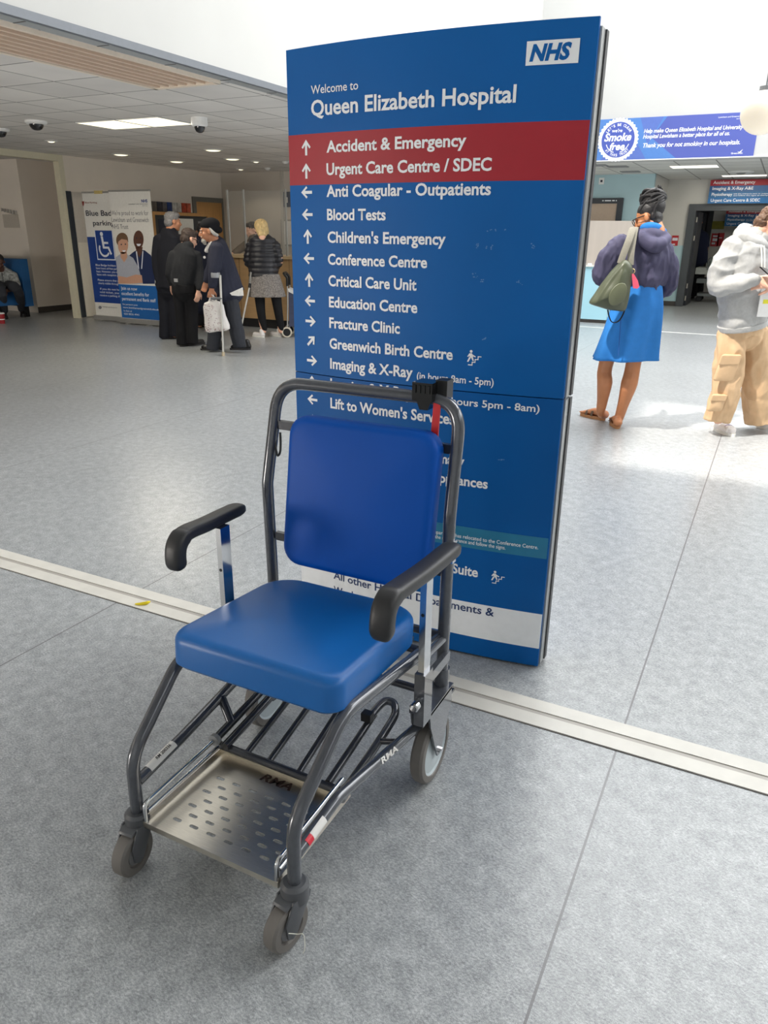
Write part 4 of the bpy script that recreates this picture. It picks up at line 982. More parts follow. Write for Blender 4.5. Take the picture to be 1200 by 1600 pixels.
for a0, a1 in ((200, 255), (285, 340)):
    for i in range(10):
        t0, t1 = math.radians(a0+(a1-a0)*i/10), math.radians(a0+(a1-a0)*(i+1)/10)
        thin.append([(c.x+r*R*math.cos(t), BT, c.z+r*R*math.sin(t)) for r, t in ((.60, t0), (.60, t1), (.64, t1), (.64, t0))])
flat('badge_line', thin, bw, bn)
bt("we're", (955.5, 207.6), (972, 205.4), 5, bold=.02); bt('Smoke', (943.5, 223), (985.5, 217), 11.5, bold=.03, sh=.22); bt('free', (951, 236), (975, 232.6), 11, bold=.03, sh=.22)
def arc_text(s, r, a0, a1, cap, flip):
    n_ = len(s)
    for i, chh in enumerate(s):
        if chh == ' ': continue
        a = math.radians(a0+(a1-a0)*i/(n_-1)); d = Vector((math.cos(a), 0, math.sin(a)))
        up = d if not flip else -d; tn = Vector((math.sin(a), 0, -math.cos(a))) if not flip else Vector((-math.sin(a), 0, math.cos(a)))
        base = c+d*r; base.y = BT
        w_ = cap*(.3 if chh in "'I" else .75)
        text(chh, base-tn*w_/2, base+tn*w_/2, cap, up, bw, bn, .02)
arc_text("LET'S BE CLEAR", R*.66, 146, 34, .036, False)
arc_text('AT THIS TRUST', R*.80, 222, 318, .036, True)
flat('corner_mark', [[(q[0], BT, q[1]) for q in [(-3.06+.03*math.cos(t*.6283), 2.68+.03*math.sin(t*.6283)) for t in range(10)]]], bw, bn)
# hanging direction signs
def hang_sign(x0, x1, y, z0, z1, label, lines, cut=None):
    t = empty('hanging_sign', ((x0+x1)/2, y, (z0+z1)/2), label, 'sign')
    h = (z1-z0)/4
    ms = [sign_red, mat('sign_row_blue', (36, 92, 150), .4), mat('sign_row_teal', (34, 104, 158), .4), mat('sign_row_bright', (30, 108, 172), .4)]
    for i in range(4):
        fbox('sign_row', (x0, y-.015, z1-(i+1)*h+.002), (x1, y+.015, z1-i*h), ms[i], t, world=True)
        s, w_ = lines[i]
        text(s, (x0+.055, y-.0175, z1-(i+1)*h+.035), (x0+.055+w_, y-.0175, z1-(i+1)*h+.035), h*.50, (0, 0, 1), sign_white, t, .014)
    text('use the entrance next to outpatients on level one', (x0+.47, y-.0175, z1-2.45*h), (x1-.1, y-.0175, z1-2.45*h), .022, (0, 0, 1), sign_white, t, .004)
    text('and follow the signs to therapies', (x0+.47, y-.0175, z1-2.75*h), (x1-.4, y-.0175, z1-2.75*h), .022, (0, 0, 1), sign_white, t, .004)
    a = [(x1-.06+u*.05, y-.0175, z0+.055+v*.05) for u, v in UPA]; flat('arrow', [a], sign_white, t)
    for x in (x0+.2, x1-.2): fin('hanger', cyl(NB(), (x, y, z1), (x, y, CZ), .006), grey_metal, t, True)
    return t
L4 = [('Accident & Emergency', .78), ('Imaging & X-Ray A&E', .76), ('Physiotherapy', .39), ('Urgent Care Centre & SDEC', .92)]
p0, p1 = aty(1112, 281, 17.9), aty(1107, 318.3, 17.9)
hang_sign(p0.x-.01, p0.x+1.55, 17.88, p1.z, min(p0.z, 2.52), 'red and blue direction sign above the double doors', L4)
p0, p1 = aty(1136, 328, 21.3), aty(1131, 353.4, 21.3)
hang_sign(p0.x-.01, p0.x+1.5, 21.3, p1.z, p0.z, 'dim red and blue direction sign seen through the double doors', L4)
# pale blue counter, panel behind, hatch with dark frame
ct = empty('blue_counter', (-3.4, 13.7, 0), 'pale blue counter front at the right of the big sign behind the woman', 'counter')
fbox('counter_front', (-4.03, 13.56, .06), (-2.56, 13.95, .93), blue_lam, ct, world=True)
fbox('kick_strip', (-4.03, 13.60, 0), (-2.58, 13.94, .06), skirt_m, ct, world=True)
fbox('counter_top', (-4.03, 13.53, .93), (-2.54, 14.0, .955), mat('white_counter_top', (222, 222, 216), .4), ct, world=True)
for x in (-3.08, -2.98): fbox('counter_card', (x, 13.58, .955), (x+.07, 13.62, .985), white_pl, ct, world=True)
cs_ = empty('counter_screen', (-3.1, 13.66, .955), 'beige grey panel screen standing on the pale blue counter', 'screen')
fbox('screen_panel', (-4.03, 13.66, .956), (-2.29, 13.69, 1.665), mat('beige_grey_screen', (176, 166, 156), .4, var=.05, scale=1.5, stretch=(6, 1, .4)), cs_, world=True)
fbox('screen_edge', (-2.292, 13.655, .0), (-2.28, 13.695, 1.665), alu, cs_, world=True)
ht = empty('service_hatch', (-3.3, 16.08, 1.9), 'dark framed beige roller hatch in the pale blue wall', 'hatch')
fbox('shutter', (-5.2, 16.06, .95), (-3.05, 16.1, 2.04), mat('beige_shutter', (186, 164, 144), .5), ht, world=True)
b = NB(); box(b, (-5.3, 16.04, 2.02), (-2.96, 16.1, 2.12)); box(b, (-3.07, 16.04, .95), (-2.96, 16.1, 2.02))
fin('hatch_frame', b, mat('dark_hatch_frame', (52, 56, 62), .5), ht, True, smooth=False)
flat('printed_marks', [[(x_, 16.037, 2.062), (x_+w_, 16.037, 2.062), (x_+w_, 16.037, 2.08), (x_, 16.037, 2.08)] for x_, w_ in ((-3.36, .03), (-3.31, .12), (-3.17, .05), (-3.10, .02))], sign_white, ht)
p = aty(940, 283, 16.09)
t = empty('wall_socket', (p.x, 16.09, p.z), 'small square grey plate high on the pale blue wall', 'wall plate')
fbox('plate', (p.x-.05, 16.08, p.z-.06), (p.x+.05, 16.1, p.z+.06), white_pl, t, world=True); fbox('lens', (p.x-.02, 16.076, p.z-.02), (p.x+.02, 16.08, p.z+.02), print_dark, t, world=True)
# red notices
def poster(p0, p1, y, label, m, marks, cat='poster'):
    x0, x1 = min(p0.x, p1.x), max(p0.x, p1.x); z0, z1 = min(p0.z, p1.z), max(p0.z, p1.z)
    t = empty('poster', ((x0+x1)/2, y, (z0+z1)/2), label, cat)
    fbox('sheet', (x0, y-.008, z0), (x1, y, z1), m, t, world=True)
    for mx0, mz0, mx1, mz1, mm in marks: fbox('print', (x0+(x1-x0)*mx0, y-.0095, z0+(z1-z0)*mz0), (x0+(x1-x0)*mx1, y-.008, z0+(z1-z0)*mz1), mm, t, world=True)
red_p = mat('red_poster', (186, 40, 48), .5)
poster(aty(1050.5, 368, 17.98), aty(1058.5, 384, 17.98), 17.983, 'small red and white notice on the wall left of the double doors', red_p, [(.1, .50, .9, .78, bw), (.2, .05, .6, .2, bw)])
q0, q1 = aty(1112.5, 364.5, 21.59), aty(1121.5, 385, 21.59)
poster(q0, q1, 21.595, 'narrow red poster with white writing beyond the doors, left of the pair', red_p, [(.15, .15, .6, .3, bw), (.2, .4, .8, .62, bw), (.2, .72, .8, .85, bw)])
q0, q1 = aty(1122.5, 364, 21.59), aty(1129, 384.5, 21.59)
poster(q0, q1, 21.595, 'plain red poster beyond the doors, right of the pair', red_p, [(.2, .6, .7, .66, bw)])
q0, q1 = aty(1113, 345.5, 21.59), aty(1131, 358, 21.59)
poster(q0, q1, 21.595, 'dim yellow poster beyond the doors above the red pair', mat('yellow_poster', (150, 142, 44), .6, var=.2, scale=9), [])
# bed trolley
bdx, bdy = aty(1086, 430, 19.5).x+1.95, -.75
bd = empty('hospital_bed', (-1.2+bdx, 20.6+bdy, 0), 'pale hospital bed trolley standing beyond the double doors', 'bed')
bed_w = mat('bed_white', (190, 194, 188), .6, var=.05); bed_g = mat('bed_grey', (120, 126, 126), .5)
fin('mattress', box(NB(), (-1.95, 20.2, .62), (0, 21.0, .76)), bed_w, bd, True, smooth=False, bevel=.04)
fin('pillow', tube(NB(), [(-1.75, 20.55, .82), (-1.6, 20.55, .88), (-1.35, 20.55, .84)], .1, 14, ab=[(.22, .05), (.28, .09), (.2, .04)], side=(0, 1, 0)), bed_w, bd, True)
b = NB(); tube(b, bend_path([(-1.7, 20.2, .72), (-1.7, 20.2, .98), (-.2, 20.2, .98), (-.2, 20.2, .72)], .06), .016)
fin('side_rail', b, bed_g, bd, True)
fin('rail_panel', box(NB(), (-1.66, 20.195, .80), (-.25, 20.205, .96)), mat('rail_panel', (126, 140, 128), .5), bd, True, smooth=False)
fin('bed_base', box(NB(), (-1.9, 20.25, .42), (-.05, 20.95, .52)), bed_g, bd, True, smooth=False, bevel=.02)
for x in (-1.6, -.4): fin('cross_brace', cyl(NB(), (x, 20.35, .16), (x+.3, 20.35, .44), .025), bed_g, bd, True)
fin('lower_frame', box(NB(), (-1.85, 20.3, .13), (-.1, 20.9, .19)), bed_g, bd, True, smooth=False, bevel=.01)
for x in (-1.8, -.15):
    for y in (20.36, 20.84): fin('wheel', lathe(NB(), [(0, -.02), (.06, -.02), (.065, 0), (.06, .02), (0, .02)], (x, y, .065), (0, 1, 0)), black_pl, bd, True)
for c_ in bd.children:
    c_.data.transform(Matrix.Translation((bdx, bdy, 0)))
# ---------------------------------------------------------------- people
NH = Vector((CF.x, CF.y, 0)).normalized(); RH = Vector((NH.y, -NH.x, 0)); UZ = Vector((0, 0, 1))
def plane_at(base):
    """points of the upright plane through base that faces the camera; d steps towards the camera"""
    D = (Vector(base)-CAM_POS).dot(NH)
    def P(px, py, d=0.0):
        r = ray(px, py); return CAM_POS+r*((D-d)/r.dot(NH))
    return P
def limb(bm, pts, rad, seg=14, side=None, n=4, ends=True):
    """tapering limb through pts; rad numbers or (a,b) pairs, rounded ends"""
    path = smooth_path(pts, n); m = len(pts); ab = []
    rr = [r if isinstance(r, tuple) else (r, r) for r in rad]
    for i in range(len(path)):
        t = i/n; k_ = min(int(t), m-2); u = t-k_; u = u*u*(3-2*u)*.5+u*.5
        ab.append((rr[k_][0]+(rr[k_+1][0]-rr[k_][0])*u, rr[k_][1]+(rr[k_+1][1]-rr[k_][1])*u))
    tube(bm, path, 1, seg, ab=ab, side=side)
    if ends is True: ends = (True, True)
    if ends:
        for q, r, go in ((path[0], rr[0], ends[0]), (path[-1], rr[-1], ends[1])):
            if go: ell(bm, q, (min(r), min(r), min(r)*.8), seg=12, rings=8)
    return bm
def union(name, bm, m, parent, voxel=.008, smooth=5, wr=None, origin=None, adapt=False):
    """weld overlapping shells into one continuous surface, soften it and add cloth folds"""
    bmesh.ops.recalc_face_normals(bm, faces=bm.faces)
    me = bpy.data.meshes.new('tmp'); bm.to_mesh(me); bm.free()
    o = bpy.data.objects.new('tmp', me); COL.objects.link(o)
    md = o.modifiers.new('r', 'REMESH'); md.mode = 'VOXEL'; md.voxel_size = voxel
    if smooth:
        s = o.modifiers.new('s', 'SMOOTH'); s.factor = .5; s.iterations = smooth
    dg = bpy.context.evaluated_depsgraph_get(); dg.update()
    out = bpy.data.meshes.new_from_object(o.evaluated_get(dg)); bpy.data.objects.remove(o); bpy.data.meshes.remove(me)
    out.name = name
    if wr:
        nr = [v.normal.copy() for v in out.vertices]
        for v, nn in zip(out.vertices, nr):
            d = wr(v.co)
            if isinstance(d, Vector): v.co += d
            else: v.co += nn*d
    if origin is not None:
        out.transform(Matrix.Translation(-Vector(origin)))
        o2 = link_mesh(name, out, m, None, False, True); o2.location = origin; return o2
    return link_mesh(name, out, m, parent, True, True)
def folds(amp, f=(6, 6, 3), seed=0, ridge=True):
    s = Vector((seed*3.1, seed*1.7, seed*2.3))
    def w(co):
        v = Vector((co.x*f[0], co.y*f[0], co.z*f[2]))+s
        a = noise.noise(v); b = noise.noise(v*2.3+s)
        if ridge: a = 1-2*abs(a)-.55
        return amp*(a*.8+b*.45)
    return w
def basis(fwd, up=UZ):
    f = Vector(fwd).normalized(); r = f.cross(up).normalized(); u = r.cross(f)
    return Matrix((r, f, u)).transposed()
def head(bm, c, fwd, s=1.0, up=UZ, ears=True):
    R = basis(fwd, up); c = Vector(c)
    def E(p, r, k_=12): ell(bm, c+R @ (Vector(p)*s), tuple(x*s for x in r), R, k_, 9)
    E((0, -.012, .030), (.073, .092, .084), 18); E((0, .028, -.040), (.056, .062, .074), 16); E((0, .070, -.096), (.024, .020, .019))
    E((0, .076, .018), (.047, .017, .011)); E((0, .086, -.060), (.023, .011, .006)); E((0, .084, -.073), (.020, .011, .007))
    limb(bm, [c+R @ (Vector(p)*s) for p in ((0, .088, .008), (0, .104, -.022), (0, .108, -.036))], [.009*s, .012*s, .014*s], 10)
    for q in (-1, 1):
        E((q*.036, .056, -.030), (.024, .026, .026))
        if ears: E((q*.077, -.006, -.012), (.010, .020, .032))
    limb(bm, [c+R @ (Vector(p)*s) for p in ((0, -.03, -.05), (0, -.04, -.13))], [.055*s, .056*s], 14)
    return R
def face_bits(parent, c, fwd, s=1.0, up=UZ, brow=(50, 40, 34), lip=(150, 84, 76)):
    R = basis(fwd, up); c = Vector(c); b = NB(); ir = NB()
    for q in (-1, 1):
        ell(b, c+R @ (Vector((q*.031, .082, -.004))*s), (.012*s, .008*s, .006*s), R, 12, 8)
        ell(ir, c+R @ (Vector((q*.031, .089, -.004))*s), (.005*s, .003*s, .005*s), R, 8, 6)
    fin('eyes', b, mat('eye_white', (222, 216, 208), .3), parent, True); fin('iris', ir, mat('dark_iris', (36, 24, 18), .2), parent, True)
    b = NB()
    for q in (-1, 1): limb(b, [c+R @ (Vector(p)*s) for p in ((q*.014, .092, .014), (q*.032, .090, .020), (q*.050, .076, .014))], [.004*s, .005*s, .003*s], 8)
    fin('eyebrows', b, mat('brow_%d_%d_%d' % brow, brow, .8), parent, True)
    b = NB(); limb(b, [c+R @ (Vector(p)*s) for p in ((-.022, .090, -.066), (0, .099, -.065), (.022, .090, -.066))], [.003*s, .0055*s, .003*s], 8)
    fin('lips', b, mat('lips_%d_%d_%d' % lip, lip, .5), parent, True)
def hand(bm, wrist, d, nrm, thumb=1, curl=.5, s=1.0, spread=.05):
    """palm, four bent fingers of unequal length and a thumb; nrm points out of the palm"""
    d = Vector(d).normalized(); nrm = Vector(nrm); nrm = (nrm-d*nrm.dot(d)).normalized(); a = d.cross(nrm)*thumb; w = Vector(wrist)
    tube(bm, [w-d*.02*s, w+d*.02*s, w+d*.055*s, w+d*.088*s], 1, 14, ab=[(.025*s, .018*s), (.033*s, .016*s), (.041*s, .014*s), (.039*s, .012*s)], side=a)
    for i, (o, L) in enumerate(((.031, .070), (.0105, .080), (-.0105, .074), (-.031, .058))):
        p = w+d*.084*s+a*o*s; ang = 0.12; pts = [p-d*.015*s, p]; dd = d+a*(o*spread*12)
        for k_, l in enumerate((.42, .33, .27)):
            ang += curl*(.75 if k_ == 0 else 1.0); v = dd.normalized()*math.cos(ang)+nrm*math.sin(ang); p = p+v*L*l*s; pts.append(p)
        limb(bm, pts, [.0095*s, .0092*s, .0085*s, .0078*s, .0065*s], 10, n=2)
    p = w+d*.022*s+a*.026*s; v1 = (d*.55+a*.75+nrm*.25).normalized(); v2 = (d*.85+a*.30+nrm*(.25+curl*.5)).normalized()
    limb(bm, [p, p+v1*.038*s, p+v1*.038*s+v2*.03*s, p+v1*.038*s+v2*.052*s], [.014*s, .0115*s, .0100*s, .0075*s], 10, n=2)
def shoe(heel, toe, w=.045, h=.075, voxel=.006, parent=None, m=None, name='shoe', sole=None):
    h0, t0 = Vector(heel), Vector(toe); h0.z = t0.z = 0; d = (t0-h0); L = d.length; d.normalize(); sd = d.cross(UZ)
    b = NB()
    limb(b, [h0+d*.03+UZ*h*.55, h0+d*L*.45+UZ*h*.46, h0+d*(L-.045)+UZ*.036], [(w*.80, h*.52), (w*.92, h*.46), (w*.90, .034)], 14, side=sd)
    limb(b, [h0+d*.035+UZ*h*.6, h0+d*.05+UZ*(h+.025)], [w*.80, w*.78], 12)
    sh = union(name, b, m, parent, voxel, 3)
    b = NB(); pts = []
    for i in range(20):
        a = 2*math.pi*i/20; x = math.cos(a); y = math.sin(a)
        pts.append(h0+d*(L/2+x*L/2)+sd*(y*w*(.98+.08*x)))
    prism(b, pts, (0, 0, .022)); fin('sole', b, sole or mat('dark_sole', (30, 28, 28), .6), sh, True, smooth=False)
    return sh
def skirt(name, pts, ab, side, m, parent, amp=.012, k_=9, seg=72, seed=1.0, wr=None):
    """cloth tube open below with hanging folds"""
    path = smooth_path(pts, 6); n = len(path); N_ = len(pts); bm = NB(); rows = []
    for i in range(n):
        t = i/6; j = min(int(t), N_-2); u = t-j; A = ab[j][0]+(ab[j+1][0]-ab[j][0])*u; B_ = ab[j][1]+(ab[j+1][1]-ab[j][1])*u
        f = i/(n-1); s = Vector(side).normalized(); bi = s.cross(UZ)
        row = []
        for q in range(seg):
            a = 2*math.pi*q/seg; fo = amp*f*(math.sin(k_*a+seed)+.6*math.sin((k_+4)*a+seed*2.2)+.4*noise.noise(Vector((math.cos(a)*2, math.sin(a)*2, f*2+seed))))
            row.append(bm.verts.new(path[i]+s*math.cos(a)*(A+fo)+bi*math.sin(a)*(B_+fo)))
        rows.append(row)
    for A, B_ in zip(rows, rows[1:]):
        for q in range(seg): bm.faces.new((A[q], A[(q+1) % seg], B_[(q+1) % seg], B_[q]))
    bm.faces.new(rows[0][::-1])
    o = fin(name, bm, m, parent, True); sm = o.modifiers.new('thickness', 'SOLIDIFY'); sm.thickness = .004
    return o
def person(base, build, skin, label, voxel=.009, group=None, cat='person'):
    bm = NB(); build(bm); o = union('person', bm, skin, None, voxel, 3, None, Vector(base)); return tag(o, label, cat, group)
def cloth(name, rgb, rough=.85, var=.08, scale=40, bump=.15, bscale=500): return mat(name, rgb, rough, var=var, scale=scale, bump=bump, bscale=bscale, spec=.25)
skin_fair = mat('fair_skin', (226, 176, 150), .5, var=.04, scale=20)
skin_tan = mat('tan_skin', (176, 120, 88), .5, var=.05, scale=20)
skin_brown = mat('brown_skin', (184, 122, 82), .48, var=.05, scale=20)
skin_dark = mat('dark_skin', (84, 54, 42), .48, var=.05, scale=20)

# ---- woman in blue tunic walking away with a green shoulder bag
bs = atz(950, 665); P = plane_at(bs); FW = (NH*.95-RH*.28).normalized(); SD = FW.cross(UZ)
HC = P(1013, 341); HF = (-RH*.80+NH*.50-UZ*.42).normalized(); HU = (UZ*.95+RH*.22+NH*.05).normalized()
aL, aR = P(938.5, 645, -.05), P(966, 657, .03)
hL, tL = atz(944, 657), atz(915, 650); hR, tR = atz(964, 670), atz(957, 655.5)
def b_(bm):
    head(bm, HC, HF, .98, HU)
    limb(bm, [P(1018, 352, .0), P(1017, 374)], [.050, .050])
    limb(bm, [P(1012, 382), P(1010, 400), P(1003, 440), P(990, 485)], [(.10, .07), (.15, .10), (.125, .10), (.155, .115)], 18, SD)
    limb(bm, [P(970, 488, -.02), P(946, 572, -.05), P(945, 598, -.02), P(941, 628, -.04), aL, hL+UZ*.05], [.080, .056, .060, .042, .033, .036])
    limb(bm, [P(1003, 488, .02), P(989, 572, .04), P(983, 600, .07), P(973, 634, .04), aR, hR+UZ*.05], [.082, .058, .064, .043, .034, .036])
    for h0, t0 in ((hL, tL), (hR, tR)):
        d = (t0-h0).normalized(); limb(bm, [h0+d*.03+UZ*.058, h0+d*.10+UZ*.058, h0+d*.17+UZ*.042, h0+d*.21+UZ*.035], [(.032, .034), (.036, .03), (.042, .018), (.034, .012)], 12, d.cross(UZ))
        for q in range(5): limb(bm, [h0+d*.19+d.cross(UZ)*(q-2)*.017+UZ*.036, h0+d*(.235-abs(q-1)*.007)+d.cross(UZ)*(q-2)*.018+UZ*.034], [.009, .008], 8)
    wl, wr_ = P(962, 446, -.24), P(1035, 456, -.2)
    limb(bm, [P(962, 384), P(941, 430, -.05), wl], [.045, .04, .026]); hand(bm, wl, FW+SD*.4, SD, 1, .5)
    limb(bm, [P(1042, 388), P(1050, 440, -.02), wr_], [.045, .04, .026]); hand(bm, wr_, FW-SD*.4, -SD, -1, .5)
wm = person(bs, b_, skin_brown, 'woman seen from behind in navy hooded top and bright blue tunic with braided updo', .0065)
jm = cloth('navy_hooded_top', (74, 72, 96), .7, .10, 12)
b = NB()
limb(b, [P(1014, 360), P(1011, 372), P(1008, 400), P(1004, 434), P(1003, 448)], [(.075, .070), (.155, .105), (.205, .145), (.195, .145), (.165, .13)], 22, SD)
limb(b, [P(972, 379), P(954, 402), P(940, 428, -.02), P(941, 440, -.05)], [.070, .088, .074, .050])
limb(b, [P(1036, 384), P(1045, 412), P(1046, 442, -.02), P(1038, 460, -.05)], [.062, .068, .066, .040])
fa, fb = folds(.014, (7, 7, 4), 2), folds(.010, (17, 17, 9), 6)
union('hooded_top', b, jm, wm, .007, 3, lambda c: fa(c)+fb(c))
b = NB()
limb(b, [P(991, 362, .05), P(1004, 373, .13), P(1024, 384, .16), P(1039, 377, .12), P(1042, 366, .04)], [.026, .046, .052, .042, .024])
limb(b, [P(1002, 364, .07), P(1020, 368, .10), P(1036, 368, .07)], [.04, .055, .04])
union('hood', b, jm, wm, .008, 4, folds(.009, (9, 9, 6), 5))
b = NB(); limb(b, [P(1003, 356, .04), P(1014, 354, .085), P(1027, 357, .095), P(1039, 364, .05)], [(.026, .018), (.034, .022), (.036, .022), (.026, .018)], 12); union('collar', b, cloth('tunic_blue', (46, 122, 198), .75, .05, 20), wm, .007, 3)
skirt('tunic', [P(1001, 444), P(996, 478), P(987, 520), P(977, 560)], [(.165, .13), (.205, .155), (.235, .165), (.272, .18)], SD, MATS['tunic_blue'], wm, .018, 6, seed=2.4)
fin('tunic_seam', tube(NB(), smooth_path([P(970, 500, .205), P(968, 530, .215), P(966, 556, .225)], 5), .004, 6), mat('tunic_seam', (20, 84, 156), .8), wm, True)
sand = mat('cork_sandal_sole', (176, 126, 84), .7, var=.1, scale=60); strap = mat('brown_sandal_strap', (86, 66, 48), .6)
for h0, t0 in ((hL, tL), (hR, tR)):
    d = (t0-h0).normalized(); sd = d.cross(UZ); b = NB(); pts = []
    for i in range(24):
        a = 2*math.pi*i/24; x = math.cos(a); pts.append(h0+d*(.118+x*.128)+sd*(math.sin(a)*(.043+.009*x)))
    prism(b, pts, (0, 0, .026)); so = fin('sandal', b, sand, wm, True, smooth=False, bevel=.004)
    for o_ in (.10, .155): fin('sandal_strap', tube(NB(), smooth_path([h0+d*o_-sd*.050+UZ*.024, h0+d*o_-sd*.034+UZ*(.078-o_*.15), h0+d*o_+UZ*(.095-o_*.2), h0+d*o_+sd*.034+UZ*(.078-o_*.15), h0+d*o_+sd*.050+UZ*.024], 4), 1, 8, ab=[(.002, .012)]*17, side=UZ), strap, so, True)
# braided updo: scalp rows plus coiled ropes
R = basis(HF, HU); hairm = mat('black_braids', (30, 28, 30), .45, var=.3, scale=60, bump=.5, bscale=180)
b = NB(); ell(b, HC+R @ Vector((0, -.022, .046)), (.078, .092, .080), R, 20, 12); ell(b, HC+R @ Vector((0, -.050, -.012)), (.068, .050, .060), R, 16, 10); ell(b, HC+R @ Vector((0, -.052, -.055)), (.056, .034, .05), R, 14, 9); hr = union('hair', b, hairm, wm, .006, 2)
bun_c = HC+R @ Vector((0, -.062, .115))
b = NB(); ell(b, bun_c, (.072, .086, .078), R, 18, 12); ell(b, HC+R @ Vector((0, -.055, .065)), (.076, .082, .085), R, 18, 12)
fin('hair_bun', b, hairm, hr, True)
rng = random.Random(11); b = NB()
for i in range(17):
    a0 = rng.random()*6.28; ph = -.95+1.9*i/16; pts = []
    for j in range(12):
        a = a0+j*.30; u = Vector((math.cos(a)*math.cos(ph)*.074, math.sin(a)*math.cos(ph)*.086, math.sin(ph)*.078+.014*math.sin(j*.7+i)))
        pts.append(bun_c+R @ u)
    tube(b, smooth_path(pts, 3), .0105, 7)
for i in range(11):
    x = -.066+.0132*i; tube(b, smooth_path([HC+R @ Vector(p) for p in ((x*.9, .052-abs(x)*.4, .088-abs(x)*.55), (x*1.05, .0, .122-abs(x)*.65), (x*.9, -.055, .135-abs(x)*.3), (x*.6, -.09, .15))], 4), .0065, 7)
    tube(b, smooth_path([HC+R @ Vector(p) for p in ((x*1.0, -.085+abs(x)*.5, -.035), (x*1.06, -.104+abs(x)*.5, .02), (x*.85, -.112, .07), (x*.6, -.11, .12))], 4), .0065, 7)
fin('braids', b, hairm, hr, True)
b = NB(); tube(b, [HC+R @ Vector(p) for p in ((-.079, .0, .004), (-.076, .06, .010), (-.066, .095, .010))], .0035, 8)
for q in (-1, 1): tube(b, [HC+R @ Vector((q*.034+.027*math.cos(t*.4488), .100, .002+.021*math.sin(t*.4488))) for t in range(14)], .003, 6, closed=True)
fin('glasses', b, mat('dark_spectacle_frame', (30, 26, 26), .3), wm, True)
# green shoulder bag hanging behind her left side
bagm = mat('olive_leather', (78, 83, 64), .38, var=.14, scale=9, bump=.15, bscale=40)
pc = P(960, 452, .26)
sb = empty('shoulder_bag', tuple(pc), 'large olive green shoulder bag with pink tag hanging from the woman in blue', 'bag')
outl = [P(*q, .26)-pc for q in [(924, 472), (934, 456), (948, 436), (962, 419), (974, 406), (983, 410), (988, 424), (986, 446), (981, 468), (976, 485), (962, 486), (944, 482), (928, 477)]]
R2 = Matrix((RH, UZ, -NH)).transposed().to_4x4()
loc2 = [(v.dot(RH), v.z) for v in outl]
loc2 = loc2[::-1] if sum((loc2[i][0]*loc2[(i+1) % 13][1]-loc2[(i+1) % 13][0]*loc2[i][1]) for i in range(13)) < 0 else loc2
loc3 = [(q.x, q.y) for q in smooth_path([(x, y, 0) for x, y in loc2], 4, True)]
b = NB(); M = R2.copy(); M.translation = NH*.08; pad(b, M, loc3, .13, .05, .03, 5, .03)
bmesh.ops.recalc_face_normals(b, faces=b.faces)
bg_ = fin('bag_body', b, bagm, sb); 
for v in bg_.data.vertices: v.co += Vector(bg_.data.vertices[v.index].normal)*.010*noise.noise(v.co*9)
fin('bag_highlight', pad(NB(), Matrix.Translation(P(965, 460, .333)-pc) @ R2, [(.060*math.cos(t*.3927)+.02*math.sin(t*.3927), .080*math.sin(t*.3927)) for t in range(16)], .012, .006, .006), mat('olive_highlight', (94, 98, 76), .4, var=.1, scale=9), sb)  # round highlight on the bag, put in as a paler raised disc
stm = mat('grey_webbing', (128, 124, 112), .8, var=.08, scale=80)
for pts in ([P(969, 412, .26), P(975, 395, .24), P(983, 374, .20), P(989, 357, .12), P(991, 356, .02)], [P(985, 414, .24), P(986, 396, .22), P(989, 375, .18), P(992, 357, .12), P(993, 356, .02)]):
    sp_ = smooth_path(pts, 5); fin('shoulder_strap', tube(NB(), sp_, 1, 8, ab=[(.024, .004)]*len(sp_), side=RH), stm, sb, True)
fin('bag_ring', tube(NB(), [P(987.5, 424, .26)+(RH*math.cos(t*.5236)+UZ*math.sin(t*.5236))*.018 for t in range(12)], .005, 8, closed=True), mat('pale_brass', (206, 186, 140), .25, .9), sb, True)
b = NB(); o_ = P(992, 440, .30); prism(b, [P(*q, .30) for q in [(987, 428), (990, 428), (996, 438), (998.5, 448), (995, 451), (989, 450), (988, 440)]], NH*-.008); fin('pink_tag', b, mat('pink_tag', (232, 92, 118), .5), sb, True, smooth=False)
sp_ = smooth_path([P(980, 470, .2), P(974, 490, .22), P(966, 502, .22), P(956, 503, .22), P(951, 492, .22), P(949, 478, .2)], 5)
fin('hanging_strap', tube(NB(), sp_, 1, 8, ab=[(.012, .004)]*len(sp_), side=NH), mat('black_webbing', (26, 28, 34), .8), sb, True)

# ---- man in grey hoodie and beige cargo trousers, looking down at his hands
bs = atz(1152, 677); P = plane_at(bs); FW = (RH*.80-NH*.60).normalized(); SD = FW.cross(UZ)
HC = P(1203, 354, .02); HF = (RH*.84-NH*.22-UZ*.62).normalized(); HU = (UZ*.82+RH*.5).normalized()
wr1, wr2 = P(1181, 437, .26), P(1210, 440, .30)
def b_(bm):
    head(bm, HC, HF, 1.0, HU)
    limb(bm, [P(1193, 366, .0), P(1182, 380)], [.056, .064])
    limb(bm, [P(1178, 380), P(1168, 405), P(1162, 450), P(1160, 500)], [(.12, .08), (.16, .11), (.14, .10), (.15, .11)], 18, SD)
    limb(bm, [P(1146, 510, .03), P(1137, 590, .05), P(1122, 656, .03)], [.085, .06, .04]); limb(bm, [P(1178, 510, -.03), P(1182, 590, -.02), P(1186, 658, -.06)], [.085, .06, .04])
    limb(bm, [P(1146, 388, .06), P(1123, 446, .07), wr1], [.05, .044, .027]); hand(bm, wr1, RH+UZ*.08-NH*.1, NH*.5-UZ*.8, -1, .42, 1.05)
    limb(bm, [P(1202, 392, -.02), P(1222, 445, .1), wr2], [.05, .044, .027]); hand(bm, wr2, -RH*.9-UZ*.1+NH*.2, -UZ*.3+NH, 1, .45, 1.05)
mn = person(bs, b_, skin_fair, 'man in grey hoodie and beige cargo trousers looking down at his hands', .0055)
